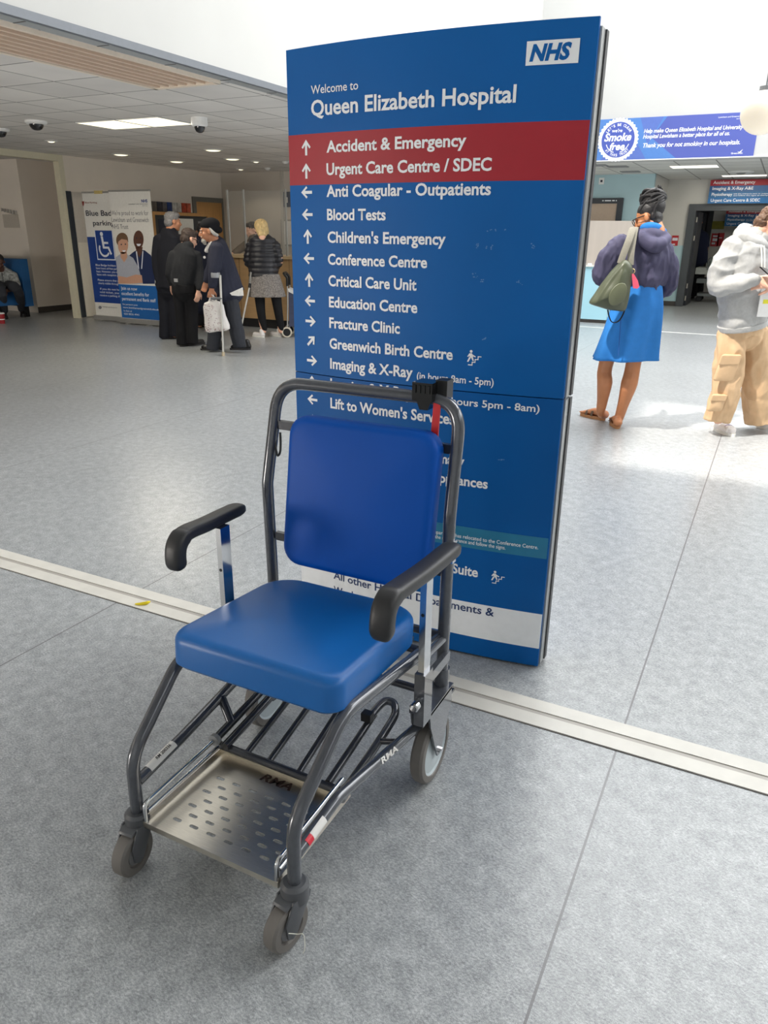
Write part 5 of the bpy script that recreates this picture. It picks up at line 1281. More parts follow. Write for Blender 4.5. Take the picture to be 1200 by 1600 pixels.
face_bits(mn, HC, HF, 1.0, HU, (96, 68, 50))
hood_m = cloth('grey_marl_hoodie', (176, 176, 175), .9, .06, 60)
b = NB()
limb(b, [P(1184, 374), P(1175, 386), P(1166, 412), P(1161, 450), P(1160, 486), P(1160, 507)], [(.085, .085), (.185, .125), (.215, .155), (.22, .165), (.215, .165), (.208, .160)], 22, SD, ends=(True, False))
limb(b, [P(1148, 386, .06), P(1131, 416, .08), P(1122, 447, .09), P(1150, 443, .2), P(1180, 437, .265)], [.088, .088, .080, .062, .042])
limb(b, [P(1200, 390, -.02), P(1218, 420, .02), P(1224, 448, .1), P(1212, 441, .28)], [.088, .085, .075, .042])
fc, fd = folds(.020, (5.5, 5.5, 8.5), 9), 0
union('hoodie', b, hood_m, mn, .0065, 3, fc)
b = NB(); limb(b, [P(1160, 504), P(1160, 513)], [(.216, .172), (.210, .166)], 22, SD, ends=False); union('hoodie_hem', b, hood_m, mn, .007, 3)
b = NB(); limb(b, [P(1196, 384, .10), P(1178, 378, .12), P(1160, 370, .06), P(1163, 362, -.06), P(1182, 362, -.12)], [.03, .045, .058, .055, .035]); limb(b, [P(1168, 366, .02), P(1180, 372, .02)], [.06, .07])
union('hood', b, hood_m, mn, .007, 4, folds(.010, (9, 9, 7), 4))
for px in (1189, 1194): fin('drawstring', tube(NB(), smooth_path([P(px, 384, .17), P(px+1, 400, .20), P(px+1, 420, .21)], 4), .004, 8), mat('cream_cord', (232, 228, 218), .8), mn, True)
pant = cloth('beige_cargo_cotton', (206, 174, 138), .85, .07, 16)
b = NB()
limb(b, [P(1160, 503), P(1160, 525)], [(.185, .135), (.18, .14)], 20, SD)
limb(b, [P(1145, 520, .05), P(1138, 575, .06), P(1131, 618, .06), P(1123, 645, .04), P(1120, 657, .04)], [.100, .112, .108, .102, .100], ends=(True, False))
limb(b, [P(1178, 520, -.04), P(1183, 575, -.02), P(1187, 620, -.04), P(1189, 648, -.06), P(1189, 660, -.06)], [.105, .122, .125, .124, .122], ends=(True, False))
fe, fg = folds(.018, (8, 8, 5), 13), folds(.004, (17, 17, 9), 8)
union('trousers', b, pant, mn, .0065, 3, lambda c: fe(c)+fg(c))
def pocket(px0, py0, px1, py1, d, lean):
    c_ = P((px0+px1)/2, (py0+py1)/2, d); wv = (P(px1, py0, d)-P(px0, py0, d)).length; hv = (P(px0, py0, d)-P(px0, py1, d)).length
    M = Matrix((RH, (UZ+RH*lean).normalized(), -NH)).transposed().to_4x4(); M.translation = c_
    pk = fin('cargo_pocket', pad(NB(), M, rrect(wv, hv, .02), .035, .012, .006), pant, mn, True)
    M2_ = M.copy(); M2_.translation = c_+UZ*hv*.30-NH*.030; fin('pocket_flap', pad(NB(), M2_, rrect(wv*1.04, hv*.36, .008), .014, .006, 0), pant, pk, True)
pocket(1120, 553, 1150, 595, .145, .2); pocket(1107, 615, 1130, 642, .135, .2)
trn = mat('white_trainer', (226, 222, 220), .6); solew = mat('white_sole', (230, 228, 222), .6)
h1 = atz(1112, 668); t1 = atz(1146, 682.5); t1 = h1+(t1-h1).normalized()*.30
s1 = shoe(h1, t1, .05, .085, .005, mn, trn, 'trainer', solew)
d = (t1-h1).normalized()
for k_ in range(3): fin('laces', tube(NB(), [h1+d*(.14+.035*k_)-d.cross(UZ)*.03+UZ*(.094-.014*k_), h1+d*(.14+.035*k_)+UZ*(.108-.016*k_), h1+d*(.14+.035*k_)+d.cross(UZ)*.03+UZ*(.094-.014*k_)], .004, 6), mat('mauve_lace', (176, 160, 190), .7), s1, True)
h2 = atz(1180, 668); shoe(h2, h2+(RH*.9-NH*.42).normalized()*.3, .05, .085, .005, mn, trn, 'trainer', solew)
R = basis(HF, HU); hm = mat('short_brown_hair', (98, 70, 50), .6, var=.3, scale=50, bump=.6, bscale=120)
b = NB(); ell(b, HC+R @ Vector((0, -.022, .052)), (.081, .098, .076), R, 20, 12); ell(b, HC+R @ Vector((0, -.062, -.005)), (.068, .055, .062), R, 14, 10); ell(b, HC+R @ Vector((0, .04, .092)), (.06, .05, .035), R, 12, 8)
union('hair', b, hm, mn, .006, 2, folds(.010, (38, 38, 38), 3))
# phone in his hands and the white paper under his arm
ph = P(1203, 428, .34); fin_o = fin('phone', box(NB(), (-.038, -.075, -.004), (.038, .075, .004)), mat('phone_black', (20, 20, 24), .15, coat=.5), smooth=False, bevel=.003)
fin_o.location = ph; fin_o.rotation_euler = (0.5, .2, .9); tag(fin_o, 'dark phone held in both hands of the man in the grey hoodie', 'phone')
pp = P(1200, 470, .22); po = fin('plastic_folder', box(NB(), (-.06, -.004, -.11), (.11, .004, .11)), mat('white_folder', (240, 240, 238), .3), smooth=False, bevel=.002)
po.location = pp; po.rotation_euler = (0, 0, math.atan2(RH.y, RH.x)); tag(po, 'white paper carrier hanging from the hand of the man in the hoodie', 'bag')
fin('yellow_print', box(NB(), (-.035, -.0056, -.02), (.05, -.004, .008)), mat('yellow_print', (232, 226, 60), .5), po, smooth=False)

# ---- bearded man with black hat, crutch and white tote
bs = atz(350, 550); P = plane_at(bs); FW = (-RH*.97-NH*.1).normalized(); SD = FW.cross(UZ)
HC = P(326, 361, .05); HF = (-RH*.97-NH*.18-UZ*.12).normalized()
hF, hB = atz(341, 548), atz(366, 545.5)
def b_(bm):
    head(bm, HC, HF, 1.06)
    limb(bm, [P(332, 370, .05), P(339, 384, .0)], [.06, .07])
    limb(bm, [P(340, 384), P(346, 415), P(350, 455)], [(.15, .09), (.15, .11), (.14, .12)], 16, SD)
    limb(bm, [P(345, 462, .0), P(338, 505), P(334, 538)], [.075, .05, .04]); limb(bm, [P(358, 462, .05), P(366, 505, .06), P(372, 538, .04)], [.075, .05, .04])
    w = P(331, 452, .30); limb(bm, [P(339, 386, .18), P(334, 420, .26), w], [.045, .04, .028]); hand(bm, w, -UZ*.9-RH*.25, -RH*.2+NH*.9, 1, .85)
    w = P(322, 440, -.25); limb(bm, [P(334, 386, -.16), P(330, 420, -.25), w], [.045, .04, .028]); hand(bm, w, -UZ-RH*.3, -NH, -1, .6)
bm_ = person(bs, b_, skin_tan, 'elderly man with white beard and black knitted hat leaning on a crutch', .008)
face_bits(bm_, HC, HF, 1.06, UZ, (150, 146, 140), (140, 84, 72))
R = basis(HF)
b = NB(); limb(b, [HC+R @ Vector(p) for p in ((0, .062, -.085), (0, .074, -.108), (0, .066, -.140))], [.036, .034, .014]); ell(b, HC+R @ Vector((0, .094, -.056)), (.03, .012, .008), R)
union('beard', b, mat('white_beard', (172, 166, 156), .8, var=.2, scale=60), bm_, .006, 2, folds(.006, (40, 40, 30), 2))
b = NB()
for q in (-1, 1): limb(b, [HC+R @ Vector(p) for p in ((q*.078, -.02, .03), (q*.076, -.055, -.03), (q*.05, -.09, -.055))], [.012, .022, .02])
union('grey_hair', b, mat('grey_white_hair', (178, 174, 168), .8, var=.2, scale=60), bm_, .006, 2)
b = NB(); ell(b, HC+R @ Vector((0, -.03, .070)), (.092, .118, .078), R, 20, 12); limb(b, [HC+R @ Vector(p) for p in ((0, .055, .085), (0, -.03, .045), (0, -.115, .0))], [(.05, .03), (.092, .05), (.06, .05)], 16, R @ Vector((1, 0, 0)))
union('knitted_hat', b, cloth('black_knit', (22, 22, 26), .95, .1, 50), bm_, .007, 3)
coat = cloth('dark_navy_coat', (44, 46, 60), .85, .06)
b = NB()
limb(b, [P(337, 376), P(341, 386), P(346, 412), P(351, 442), P(354, 457)], [(.10, .08), (.19, .115), (.205, .155), (.20, .195), (.205, .225)], 22, SD)
limb(b, [P(339, 388, .17), P(335, 418, .25), P(332, 446, .30)], [.085, .075, .052]); limb(b, [P(336, 388, -.16), P(330, 420, -.24), P(323, 438, -.25)], [.08, .07, .05])
union('coat', b, coat, bm_, .009, 4, folds(.013, (7, 7, 2.5), 21))
b = NB(); limb(b, [P(333, 376, .08), P(328, 382, .09), P(325, 389, .08)], [.014, .016, .010]); limb(b, [P(331, 377, .02), P(323, 392, .03)], [.03, .03]); union('white_collar', b, cloth('white_shirt', (222, 220, 216), .8), bm_, .008, 2)
b = NB(); prism(b, [P(*q, .235) for q in [(359, 458), (370, 453), (379, 449), (380.5, 462), (372, 462.5), (362, 461.5)]], NH*.012); fin('shirt_tail', b, MATS['white_shirt'], bm_, True, smooth=False)
b = NB()
limb(b, [P(351, 452), P(351, 466)], [(.16, .16), (.16, .16)], 18, SD)
limb(b, [P(345, 464, -.03), P(338, 505, -.03), P(333, 538, -.02), P(332, 546, -.02)], [.10, .088, .082, .078], ends=(True, False)); limb(b, [P(358, 464, .06), P(367, 505, .08), P(374, 536, .06), P(375, 543, .06)], [.105, .092, .084, .078], ends=(True, False))
union('trousers', b, cloth('charcoal_trousers', (52, 54, 60), .85, .06), bm_, .009, 4, folds(.012, (8, 8, 3), 4))
blk_shoe = mat('black_shoe', (26, 25, 26), .35)
t_ = atz(313, 547); shoe(t_-FW*.29, t_, .05, .08, .007, bm_, blk_shoe)
t_ = atz(359, 546.5); shoe(t_-FW*.27, t_, .05, .08, .007, bm_, blk_shoe)
tag(fin('badge', lathe(NB(), [(0, 0), (.015, 0), (.015, .005), (0, .006)], P(319.5, 402, .20), -NH), paper, bm_, True))
# crutch on his near side
tip = atz(349, 556); hp = P(344, 430, .36)
cr = empty('crutch', tuple(tip), 'white elbow crutch with grey cuff held by the bearded man', 'crutch')
cm = mat('crutch_aluminium', (206, 204, 198), .35, .3)
top = Vector((hp.x, hp.y, hp.z)); mid = tip+(top-tip)*.52
fin('lower_shaft', cyl(NB(), tip+UZ*.03, mid, .011), cm, cr, True); fin('upper_shaft', cyl(NB(), mid, top, .0135), cm, cr, True)
fin('rubber_tip', lathe(NB(), [(0, 0), (.02, 0), (.015, .05), (0, .05)], tip, (top-tip).normalized()), mat('pale_rubber_tip', (186, 172, 146), .7), cr, True)
fin('hand_grip', limb(NB(), [tip+(top-tip)*.72, tip+(top-tip)*.72-RH*.11], [.016, .017]), mat('grey_grip', (96, 98, 102), .6), cr, True)
ax_ = (top-tip).normalized(); b = NB(); tube(b, [top-RH*.05+(RH*math.cos(a)+NH*math.sin(a))*.055 for a in [math.radians(40+i*280/12) for i in range(13)]], 1, 8, ab=[(.028, .003)]*13, side=ax_)
fin('arm_cuff', b, mat('grey_cuff', (150, 152, 156), .5), cr, True)
# patterned white tote bag in the same hand
c_ = P(337, 496, .26); tt = empty('tote_bag', tuple(c_), 'white tote bag with small scattered print hanging from the bearded man', 'bag')
o3 = [P(*q, .26)-c_ for q in [(320, 473), (345, 472), (352, 493), (358.5, 514), (341, 517.5), (323, 518), (320, 496)]]
l3 = [(v.dot(RH), v.z) for v in o3][::-1]
l3 = [(q.x, q.y) for q in smooth_path([(x, y, 0) for x, y in l3], 3, True)]
tm = mat('tote_cotton', (222, 218, 214), .8, var=.05)
R2 = Matrix((RH, UZ, -NH)).transposed().to_4x4(); M = R2.copy(); M.translation = NH*.05
fin('bag_body', pad(NB(), M, l3, .10, .03, .02, 4, .02), tm, tt)
b = NB(); rng = random.Random(4)
for i in range(120):
    x, z_ = rng.uniform(-.13, .14), rng.uniform(-.16, .16); q = Vector((x, z_, 0))
    if not (-.125+max(0, z_)*.0 < x < .06-z_*.45): continue
    k_ = RH*x+UZ*z_-NH*.0715; r_ = .0022+.003*rng.random(); prism(b, [k_+RH*r_*math.cos(t*1.2566)+UZ*r_*math.sin(t*1.2566) for t in range(5)], NH*.02)
pr_ = fin('bag_print', b, mat('tote_print', (158, 122, 128), .8), tt, smooth=False); pr_['kind'] = 'stuff'
for dx in (-.02, .05): fin('bag_handle', tube(NB(), smooth_path([P(331+dx*100-3, 474, .27), P(331, 460, .31), P(331+dx*100+4, 474, .27)], 5), 1, 8, ab=[(.012, .003)]*11, side=RH), tm, tt, True)

# ---- helper for simple standing figures
def standing(base, P, FW, HC, HF, spine, legs, arms, skin, label, hair, garments, hs=1.0, voxel=.011, hands=True):
    SD = FW.cross(UZ)
    def b_(bm):
        head(bm, HC, HF, hs)
        limb(bm, [HC-UZ*.09-HF*.03, spine[0]-UZ*.03], [.054, .062])
        limb(bm, spine, [(.12, .08)]+[(.14, .10)]*(len(spine)-1), 16, SD)
        for l in legs: limb(bm, l, [.075]+[.05]*(len(l)-2)+[.038])
        for i, a in enumerate(arms):
            limb(bm, a, [.045, .04, .027]); v = (a[2]-a[1]).normalized()
            hand(bm, a[2], v, FW.cross(v)*(1 if i else -1)+FW*.2, 1 if i else -1, .5)
    o = person(base, b_, skin, label, voxel)
    R = basis(HF); b = NB()
    for p, r in hair[1]: ell(b, HC+R @ Vector(p), r, R, 16, 10)
    union('hair', b, hair[0], o, .008, 2, folds(.006, (36, 36, 36), 7))
    return o
short_hair = [((0, -.024, .046), (.082, .098, .078)), ((0, -.058, -.020), (.076, .060, .066)), ((0, .035, .085), (.062, .05, .034))]
# grey haired man in dark suit
bs = atz(262, 530); P = plane_at(bs); FW = (RH*.75+NH*.66).normalized(); SD = FW.cross(UZ)
HC = P(270.5, 346); HF = (RH*.85+NH*.5-UZ*.1).normalized()
m1 = standing(bs, P, FW, HC, HF, [P(266, 362), P(264, 400), P(263, 448)], [[P(257, 450), P(258, 490), P(259, 525)], [P(270, 450), P(272, 490), P(273, 524)]],
  [[P(249, 372), P(246, 408), P(250, 440, .05)], [P(282, 372), P(284, 408), P(282, 438, -.05)]], skin_tan, 'grey haired man in dark suit facing the notice board beside the banner',
  (mat('iron_grey_hair', (112, 110, 110), .7, var=.2, scale=60), short_hair), None)
suit = cloth('black_navy_suit', (26, 27, 34), .85, .06)
b = NB(); limb(b, [P(268, 359), P(266, 368), P(264, 395), P(263, 430), P(262, 449)], [(.09, .08), (.20, .115), (.215, .145), (.20, .145), (.215, .155)], 20, SD)
limb(b, [P(249, 373), P(245, 408), P(249, 438, .05)], [.078, .07, .055]); limb(b, [P(282, 373), P(284, 408), P(282, 436, -.05)], [.078, .07, .055])
union('suit_jacket', b, suit, m1, .010, 4, folds(.010, (7, 7, 3), 5))
b = NB(); limb(b, [P(263, 446), P(263, 458)], [(.17, .13), (.17, .13)], 16, SD); limb(b, [P(256, 455), P(257, 495), P(257, 528)], [.088, .074, .072], ends=(True, False)); limb(b, [P(270, 455), P(273, 495), P(275, 526)], [.088, .074, .072], ends=(True, False))
union('trousers', b, suit, m1, .010, 4, folds(.010, (8, 8, 3), 6))
for q in (atz(258, 530), atz(272, 528)): shoe(q-FW*.05, q+FW*.24, .048, .08, .008, m1, blk_shoe)
# man with glasses in dark jumper, back turned
bs = atz(292, 541); P = plane_at(bs); FW = (RH*.55+NH*.84).normalized(); SD = FW.cross(UZ)
HC = P(296, 373, -.05); HF = (RH*.72+NH*.6-UZ*.35).normalized()
m2 = standing(bs, P, FW, HC, HF, [P(291, 388), P(288, 415), P(287, 448)], [[P(281, 450), P(283, 495), P(287, 534)], [P(298, 450), P(299, 495), P(300, 534)]],
  [[P(270, 398), P(265, 425), P(268, 446, -.1)], [P(307, 398), P(313, 428), P(310, 455, .08)]], skin_fair, 'shorter man with glasses in dark jumper and black trousers seen from behind',
  (mat('dark_brown_hair', (58, 46, 40), .7, var=.2, scale=60), short_hair), None)
b = NB(); limb(b, [P(293, 384), P(290, 394), P(287, 415), P(286, 438), P(286, 445)], [(.09, .08), (.175, .115), (.195, .14), (.19, .14), (.18, .135)], 20, SD)
limb(b, [P(272, 398), P(266, 424), P(268, 444, -.1)], [.068, .062, .048]); limb(b, [P(306, 398), P(312, 426), P(311, 450, .08)], [.068, .060, .048])
union('jumper', b, cloth('charcoal_jumper', (42, 43, 46), .95, .08), m2, .010, 4, folds(.011, (7, 7, 4), 8))
b = NB(); limb(b, [P(287, 444), P(288, 458)], [(.18, .14), (.18, .14)], 16, SD); limb(b, [P(280, 455), P(282, 495), P(285, 538)], [.092, .076, .074], ends=(True, False)); limb(b, [P(298, 455), P(300, 495), P(302, 537)], [.092, .076, .074], ends=(True, False))
union('trousers', b, cloth('black_trousers', (24, 24, 27), .85, .06), m2, .010, 4, folds(.011, (8, 8, 3), 9))
fin('belt_label', fbox('tmp', (0, 0, 0), (.01, .01, .01), paper) and box(NB(), (-.03, -.004, -.02), (.03, .004, .02)), mat('grey_label', (150, 150, 152), .6), m2, smooth=False).location = P(275, 438, .16)-bs
bpy.data.objects.remove(bpy.data.objects['tmp'])
R = basis(HF); b = NB()
for q in (-1, 1):
    tube(b, [HC+R @ Vector(p) for p in ((q*.080, -.01, .004), (q*.074, .06, .008), (q*.062, .096, .006))], .004, 6)
    tube(b, [HC+R @ Vector((q*.032+.026*math.cos(t*.5236), .100, .0+.020*math.sin(t*.5236))) for t in range(12)], .003, 6, closed=True)
fin('glasses', b, MATS['dark_spectacle_frame'], m2, True)
for q in (atz(287, 541), atz(300, 540)): shoe(q-FW*.06, q+FW*.23, .05, .08, .008, m2, blk_shoe)
# person mostly hidden behind the bearded man
bs = atz(318, 513); P = plane_at(bs); FW = (-RH*.4+NH*.9).normalized(); SD = FW.cross(UZ)
HC = P(315, 362); HF = FW
m3 = standing(bs, P, FW, HC, HF, [P(316, 376), P(316, 410), P(317, 448)], [[P(311, 450), P(311, 480), P(312, 508)], [P(322, 450), P(322, 480), P(323, 508)]],
  [[P(302, 386), P(299, 412), P(304, 435)], [P(330, 386), P(333, 412), P(328, 435)]], skin_tan, 'person in dark coat mostly hidden behind the bearded man with the crutch',
  (mat('black_hair', (28, 26, 28), .6, var=.2, scale=60), short_hair), None)
b = NB(); limb(b, [P(316, 371), P(316, 380), P(316, 410), P(317, 460), P(317, 480)], [(.09, .08), (.19, .12), (.20, .14), (.21, .15), (.21, .15)], 20, SD)
limb(b, [P(302, 386), P(299, 412), P(304, 433)], [.075, .068, .05]); limb(b, [P(330, 386), P(333, 412), P(328, 433)], [.075, .068, .05])
union('coat', b, cloth('midnight_coat', (30, 33, 48), .85, .06), m3, .011, 4, folds(.010, (7, 7, 3), 15))
b = NB(); limb(b, [P(311, 470), P(312, 504)], [.08, .07]); limb(b, [P(322, 470), P(323, 504)], [.08, .07]); union('trousers', b, MATS['black_trousers'], m3, .011, 3)
for q in (atz(312, 512.5), atz(323, 512)): shoe(q, q+FW*.24, .046, .075, .008, m3, mat('dusky_pink_shoe', (196, 158, 156), .6))
# blonde woman in quilted jacket at the desk
bs = atz(427, 527); P = plane_at(bs); FW = (NH*.97-RH*.2).normalized(); SD = FW.cross(UZ)
HC = P(408, 359); HF = (NH*.9-RH*.3-UZ*.28).normalized()
m4 = standing(bs, P, FW, HC, HF, [P(411, 373), P(412, 400), P(416, 440)], [[P(404, 448), P(407, 488, .02), P(412, 518)], [P(430, 448), P(435, 488, .02), P(439, 518)]],
  [[P(391, 384), P(386, 408), P(394, 417, -.22)], [P(432, 384), P(438, 408), P(431, 418, -.22)]], skin_fair, 'blonde woman in black quilted jacket and grey skirt standing at the reception desk',
  (mat('blonde_hair', (206, 178, 126), .6, var=.25, scale=40, stretch=(1, 1, .4)), [((0, -.02, .050), (.094, .108, .088)), ((0, -.065, .0), (.092, .066, .085)), ((.02, -.11, .03), (.05, .05, .06)), ((.0, -.06, -.07), (.07, .045, .05)), ((.05, -.03, -.03), (.05, .05, .07))]), None)
b = NB(); limb(b, [P(411, 367), P(411, 375), P(411, 398), P(412, 424), P(412, 434)], [(.09, .08), (.18, .115), (.20, .145), (.205, .15), (.205, .15)], 22, SD)
limb(b, [P(393, 383), P(388, 406), P(392, 415, -.12)], [.072, .068, .055]); limb(b, [P(430, 383), P(435, 406), P(432, 416, -.12)], [.072, .068, .055])
def quilt(co): return .012*abs(math.sin(co.z*math.pi/.068))-.006+.004*noise.noise(co*22)
union('quilted_jacket', b, mat('black_quilted_nylon', (34, 34, 40), .42, var=.08, scale=30), m4, .009, 3, quilt)
skirt('skirt', [P(413, 428), P(415, 445), P(417.5, 463.5)], [(.205, .15), (.235, .165), (.255, .175)], SD, mat('grey_flecked_skirt', (128, 122, 118), .9, var=.5, scale=60), m4, .010, 8, seed=.7)
b = NB(); limb(b, [P(405, 455), P(408, 488, .02), P(412.5, 514)], [.082, .062, .046]); limb(b, [P(430, 455), P(435, 488, .02), P(439.5, 514)], [.082, .062, .046]); union('leggings', b, MATS['black_trousers'], m4, .009, 3)
for q, sgn in ((atz(413, 527.5), -1), (atz(440, 526.5), -1)): shoe(q, q+(FW*.7-RH*.75).normalized()*.24, .043, .07, .007, m4, trn, 'trainer', solew)
# walking stick leaning beside her
tip = atz(374, 528); pt = plane_at(tip)(390.5, 446)
st_ = empty('walking_crutch', tuple(tip), 'pale crutch leaning beside the blonde woman in front of the desk', 'crutch')
fin('shaft', cyl(NB(), tip+UZ*.02, pt, .012), cm, st_, True); fin('upper_shaft', cyl(NB(), pt, plane_at(tip)(392, 425), .014), mat('crutch_grey', (158, 156, 150), .4, .3), st_, True)
fin('black_joint', lathe(NB(), [(0, -.03), (.022, -.03), (.022, .03), (0, .03)], pt, (pt-tip).normalized()), black_pl, st_, True)
fin('rubber_tip', lathe(NB(), [(0, 0), (.018, 0), (.014, .05), (0, .05)], tip, (pt-tip).normalized()), mat('grey_rubber_tip', (150, 146, 138), .7), st_, True)
# shopping trolley next to her
wb = atz(449, 527); tr_ = empty('shopping_trolley', tuple(wb), 'dark blue shopping trolley with white rimmed wheel beside the blonde woman', 'trolley')
P = plane_at(wb)
for off in (-.03, .30):
    w0 = wb+NH*off+UZ*.075; wl_ = fin('wheel', lathe(NB(), [(.055, -.014), (.072, -.014), (.075, 0), (.072, .014), (.055, .014), (.052, 0), (.055, -.014)], w0, -NH, 28), mat('white_tyre', (214, 206, 190), .6), tr_, True)
    fin('hub', lathe(NB(), [(0, -.010), (.054, -.010), (.054, .010), (0, .010)], w0, -NH, 20), black_pl, wl_, True)
b = NB(); prism(b, [P(451, 452), P(470, 462), P(474, 512), P(452, 510)], NH*.28); fin('bag_body', b, mat('navy_stripe_nylon', (62, 68, 92), .7, var=.25, scale=4, stretch=(1, 1, 3)), tr_, True, smooth=False, bevel=.02)
b = NB(); prism(b, [P(450, 451, .01), P(470, 460, .01), P(471, 466, .01), P(451, 456, .01)], NH*.30); fin('bag_flap', b, mat('white_flap', (214, 214, 212), .6), tr_, True, smooth=False, bevel=.01)
for off in (0, .26): fin('frame_tube', tube(NB(), smooth_path([P(449, 515)+NH*off, P(449.5, 470)+NH*off, P(449, 446)+NH*off], 4), .010), alu, tr_, True)
b = NB(); pts = bend_path([P(449, 447), P(448.5, 434), P(443, 427), P(443, 427)+NH*.26-UZ*.0, P(448.5, 434)+NH*.26, P(449, 447)+NH*.26], .05, 5); tube(b, pts, .018, 10); fin('handle', b, black_pl, tr_, True)
# receptionist behind the desk
q = aty(393, 399, 10.75); bs = Vector((q.x, q.y, 0)); P = plane_at(bs); FW = (-NH*.75-RH*.66).normalized(); SD = FW.cross(UZ)
HC = P(392.5, 359); HF = (-NH*.6-RH*.75-UZ*.25).normalized()
m5 = standing(bs, P, FW, HC, HF, [P(397, 375), P(398, 398), P(398, 425)], [[P(393, 430), P(393, 465), P(393, 497)], [P(404, 430), P(404, 465), P(404, 497)]],
  [[P(409, 382), P(412, 400), P(404, 402, .2)], [P(386, 381), P(374, 390, .1), P(364, 396, .25)]], skin_fair, 'member of staff behind the reception desk reaching out an arm', (MATS['dark_brown_hair'], short_hair), None)
b = NB(); limb(b, [P(395, 371), P(397, 379), P(398, 398), P(398, 428)], [(.09, .08), (.19, .115), (.20, .135), (.19, .13)], 20, SD)
limb(b, [P(409, 382), P(412, 400), P(405, 402, .2)], [.07, .06, .045]); limb(b, [P(386, 381), P(375, 389.5, .1), P(366, 395, .23)], [.072, .062, .045]); limb(b, [P(393, 428), P(393, 495)], [.09, .08]); limb(b, [P(404, 428), P(404, 495)], [.09, .08])
union('clothes', b, cloth('taupe_jumper', (104, 92, 80), .9, .08), m5, .011, 4, folds(.009, (7, 7, 4), 18))
# seated man on the blue sofa, checked shirt
bs = atz(20, 503); bs = Vector((-12.0, 8.75, 0)); P = plane_at(bs); FW = (-NH*.80+RH*.42).normalized(); SD = FW.cross(UZ)
HC = P(-1, 409, .22); HF = (FW-UZ*.45).normalized()
kR, kL = P(27, 455, .45), P(2, 458, .5)
kR.z = kL.z = .50
fR, fL = atz(36, 494), atz(8, 497)
def b_(bm):
    head(bm, HC, HF, 1.0); limb(bm, [HC-UZ*.08-HF*.03, P(4, 428, .08)], [.055, .065])
    limb(bm, [P(4, 428, .08), P(5, 442, .02), P(5, 456, 0)], [(.14, .09), (.15, .11), (.16, .12)], 16, SD)
    hA = Vector((P(12, 458).x, P(12, 458).y, .50)); hB_ = Vector((P(0, 458).x, P(0, 458).y, .50))
    limb(bm, [hA, kR, fR+UZ*.09], [.08, .058, .04]); limb(bm, [hB_, kL, fL+UZ*.09], [.08, .058, .04])
    w = P(9, 455, .40); limb(bm, [P(21, 431, .06), P(27, 447, .16), w], [.045, .042, .03]); hand(bm, w, -RH*.9+FW*.3, -UZ, 1, .6)
    w = P(0, 456, .42); limb(bm, [P(-12, 431, .06), P(-16, 447, .16), w], [.045, .042, .03]); hand(bm, w, RH*.9+FW*.3, -UZ, -1, .6)
m6 = person(bs, b_, skin_dark, 'seated man in checked short sleeved shirt leaning forward on the blue sofa', .009)
R = basis(HF); b = NB(); ell(b, HC+R @ Vector((0, -.022, .050)), (.077, .094, .070), R, 16, 10); union('hair', b, MATS['black_hair'], m6, .008, 2)
b = NB(); limb(b, [P(4, 421, .10), P(5, 427, .08), P(5, 443, .03), P(5, 458, 0)], [(.09, .08), (.19, .12), (.20, .145), (.20, .15)], 20, SD)
limb(b, [P(20, 430, .07), P(26, 445, .15)], [.078, .068]); limb(b, [P(-11, 430, .07), P(-15, 445, .15)], [.078, .068])
chk = mat('checked_shirt', (150, 152, 150), .85, var=.55, scale=26)
union('checked_shirt', b, chk, m6, .010, 3, folds(.009, (8, 8, 5), 25))
b = NB(); hA = Vector((P(12, 458).x, P(12, 458).y, .50)); hB_ = Vector((P(0, 458).x, P(0, 458).y, .50))
limb(b, [hA, kR, fR+UZ*.12], [.10, .082, .065]); limb(b, [hB_, kL, fL+UZ*.12], [.10, .082, .065]); union('trousers', b, MATS['charcoal_trousers'], m6, .010, 3)
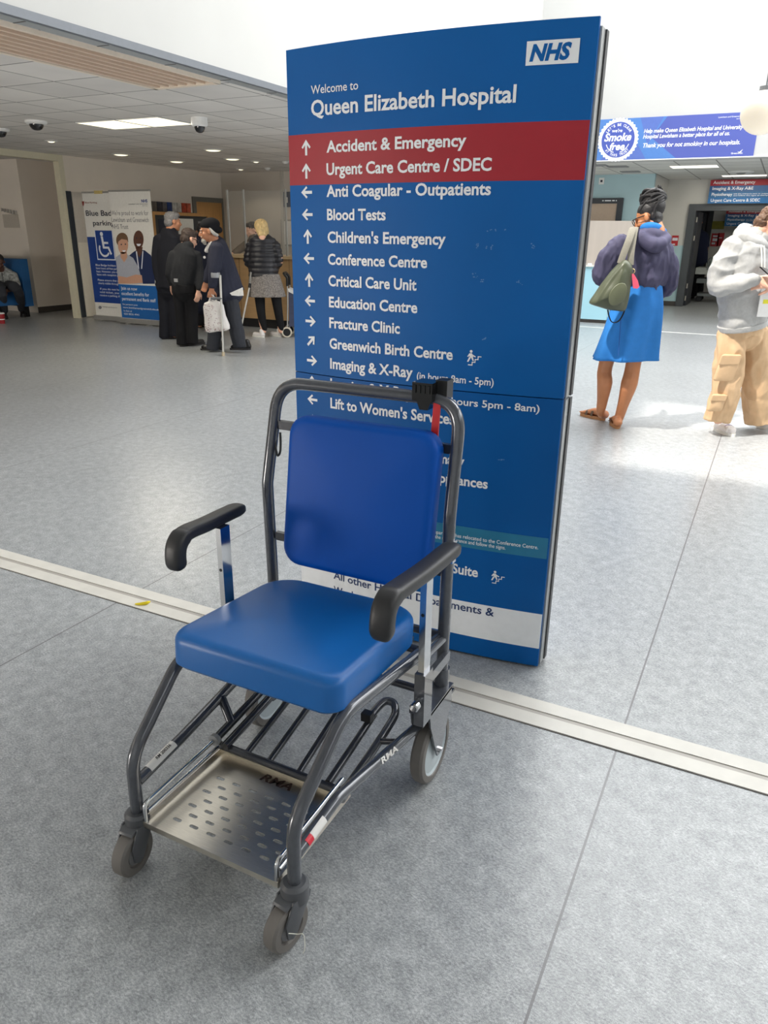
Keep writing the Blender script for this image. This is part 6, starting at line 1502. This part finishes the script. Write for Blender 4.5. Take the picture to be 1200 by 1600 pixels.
for q in (fR, fL): shoe(q-FW*.05, q+FW*.23, .05, .08, .008, m6, blk_shoe)
fin('lanyard', tube(NB(), [P(3, 426, .24), P(5, 440, .24), P(7, 448, .26)], .006, 6), black_pl, m6, True)
fin('name_card', box(NB(), (-.05, -.002, -.03), (.05, .002, .03), Matrix.Rotation(math.atan2(RH.y, RH.x), 3, 'Z'), (0, 0, 0)), white_pl, m6, smooth=False).location = P(8, 449, .28)-bs
# dark figure in the room beyond the double doors
q = aty(1091, 420, 20.55); bs = Vector((q.x-.05, q.y, 0)); P = plane_at(bs); G = lambda px, py: Vector((P(px, py).x, P(px, py).y, .10)); FW = (NH*.9+RH*.3).normalized(); SD = FW.cross(UZ)
HC = P(1092, 347); HF = FW
m7 = standing(bs, P, FW, HC, HF, [P(1092, 364), P(1092, 385), P(1091, 412)], [[P(1087, 412), P(1086, 438), G(1086, 440)], [P(1096, 412), P(1096, 438), G(1096, 440)]],
  [[P(1082, 368), P(1080, 388), P(1084, 405, -.05)], [P(1102, 368), P(1104, 388), P(1101, 405, .05)]], skin_tan, 'dim figure in navy tunic with dark hair tied back beyond the double doors',
  (MATS['black_hair'], [((0, -.02, .045), (.088, .102, .085)), ((0, -.10, .03), (.06, .06, .07)), ((0, -.07, -.03), (.07, .05, .06))]), None, voxel=.012)
b = NB(); limb(b, [P(1092, 361), P(1092, 367), P(1092, 386), P(1091, 412)], [(.09, .08), (.20, .12), (.205, .14), (.21, .15)], 18, SD)
limb(b, [P(1082, 368), P(1080, 384)], [.078, .065]); limb(b, [P(1102, 368), P(1104, 384)], [.078, .065]); union('tunic', b, cloth('navy_tunic', (34, 40, 64), .85), m7, .012, 3, folds(.008, (7, 7, 4), 30))
b = NB(); limb(b, [P(1087, 410), G(1086, 440)], [.10, .085]); limb(b, [P(1096, 410), G(1096, 440)], [.10, .085]); union('trousers', b, MATS['black_trousers'], m7, .012, 3)
for q in (G(1086, 440), G(1096, 440)): shoe(q-FW*.08, q+FW*.18, .046, .08, .009, m7, blk_shoe)
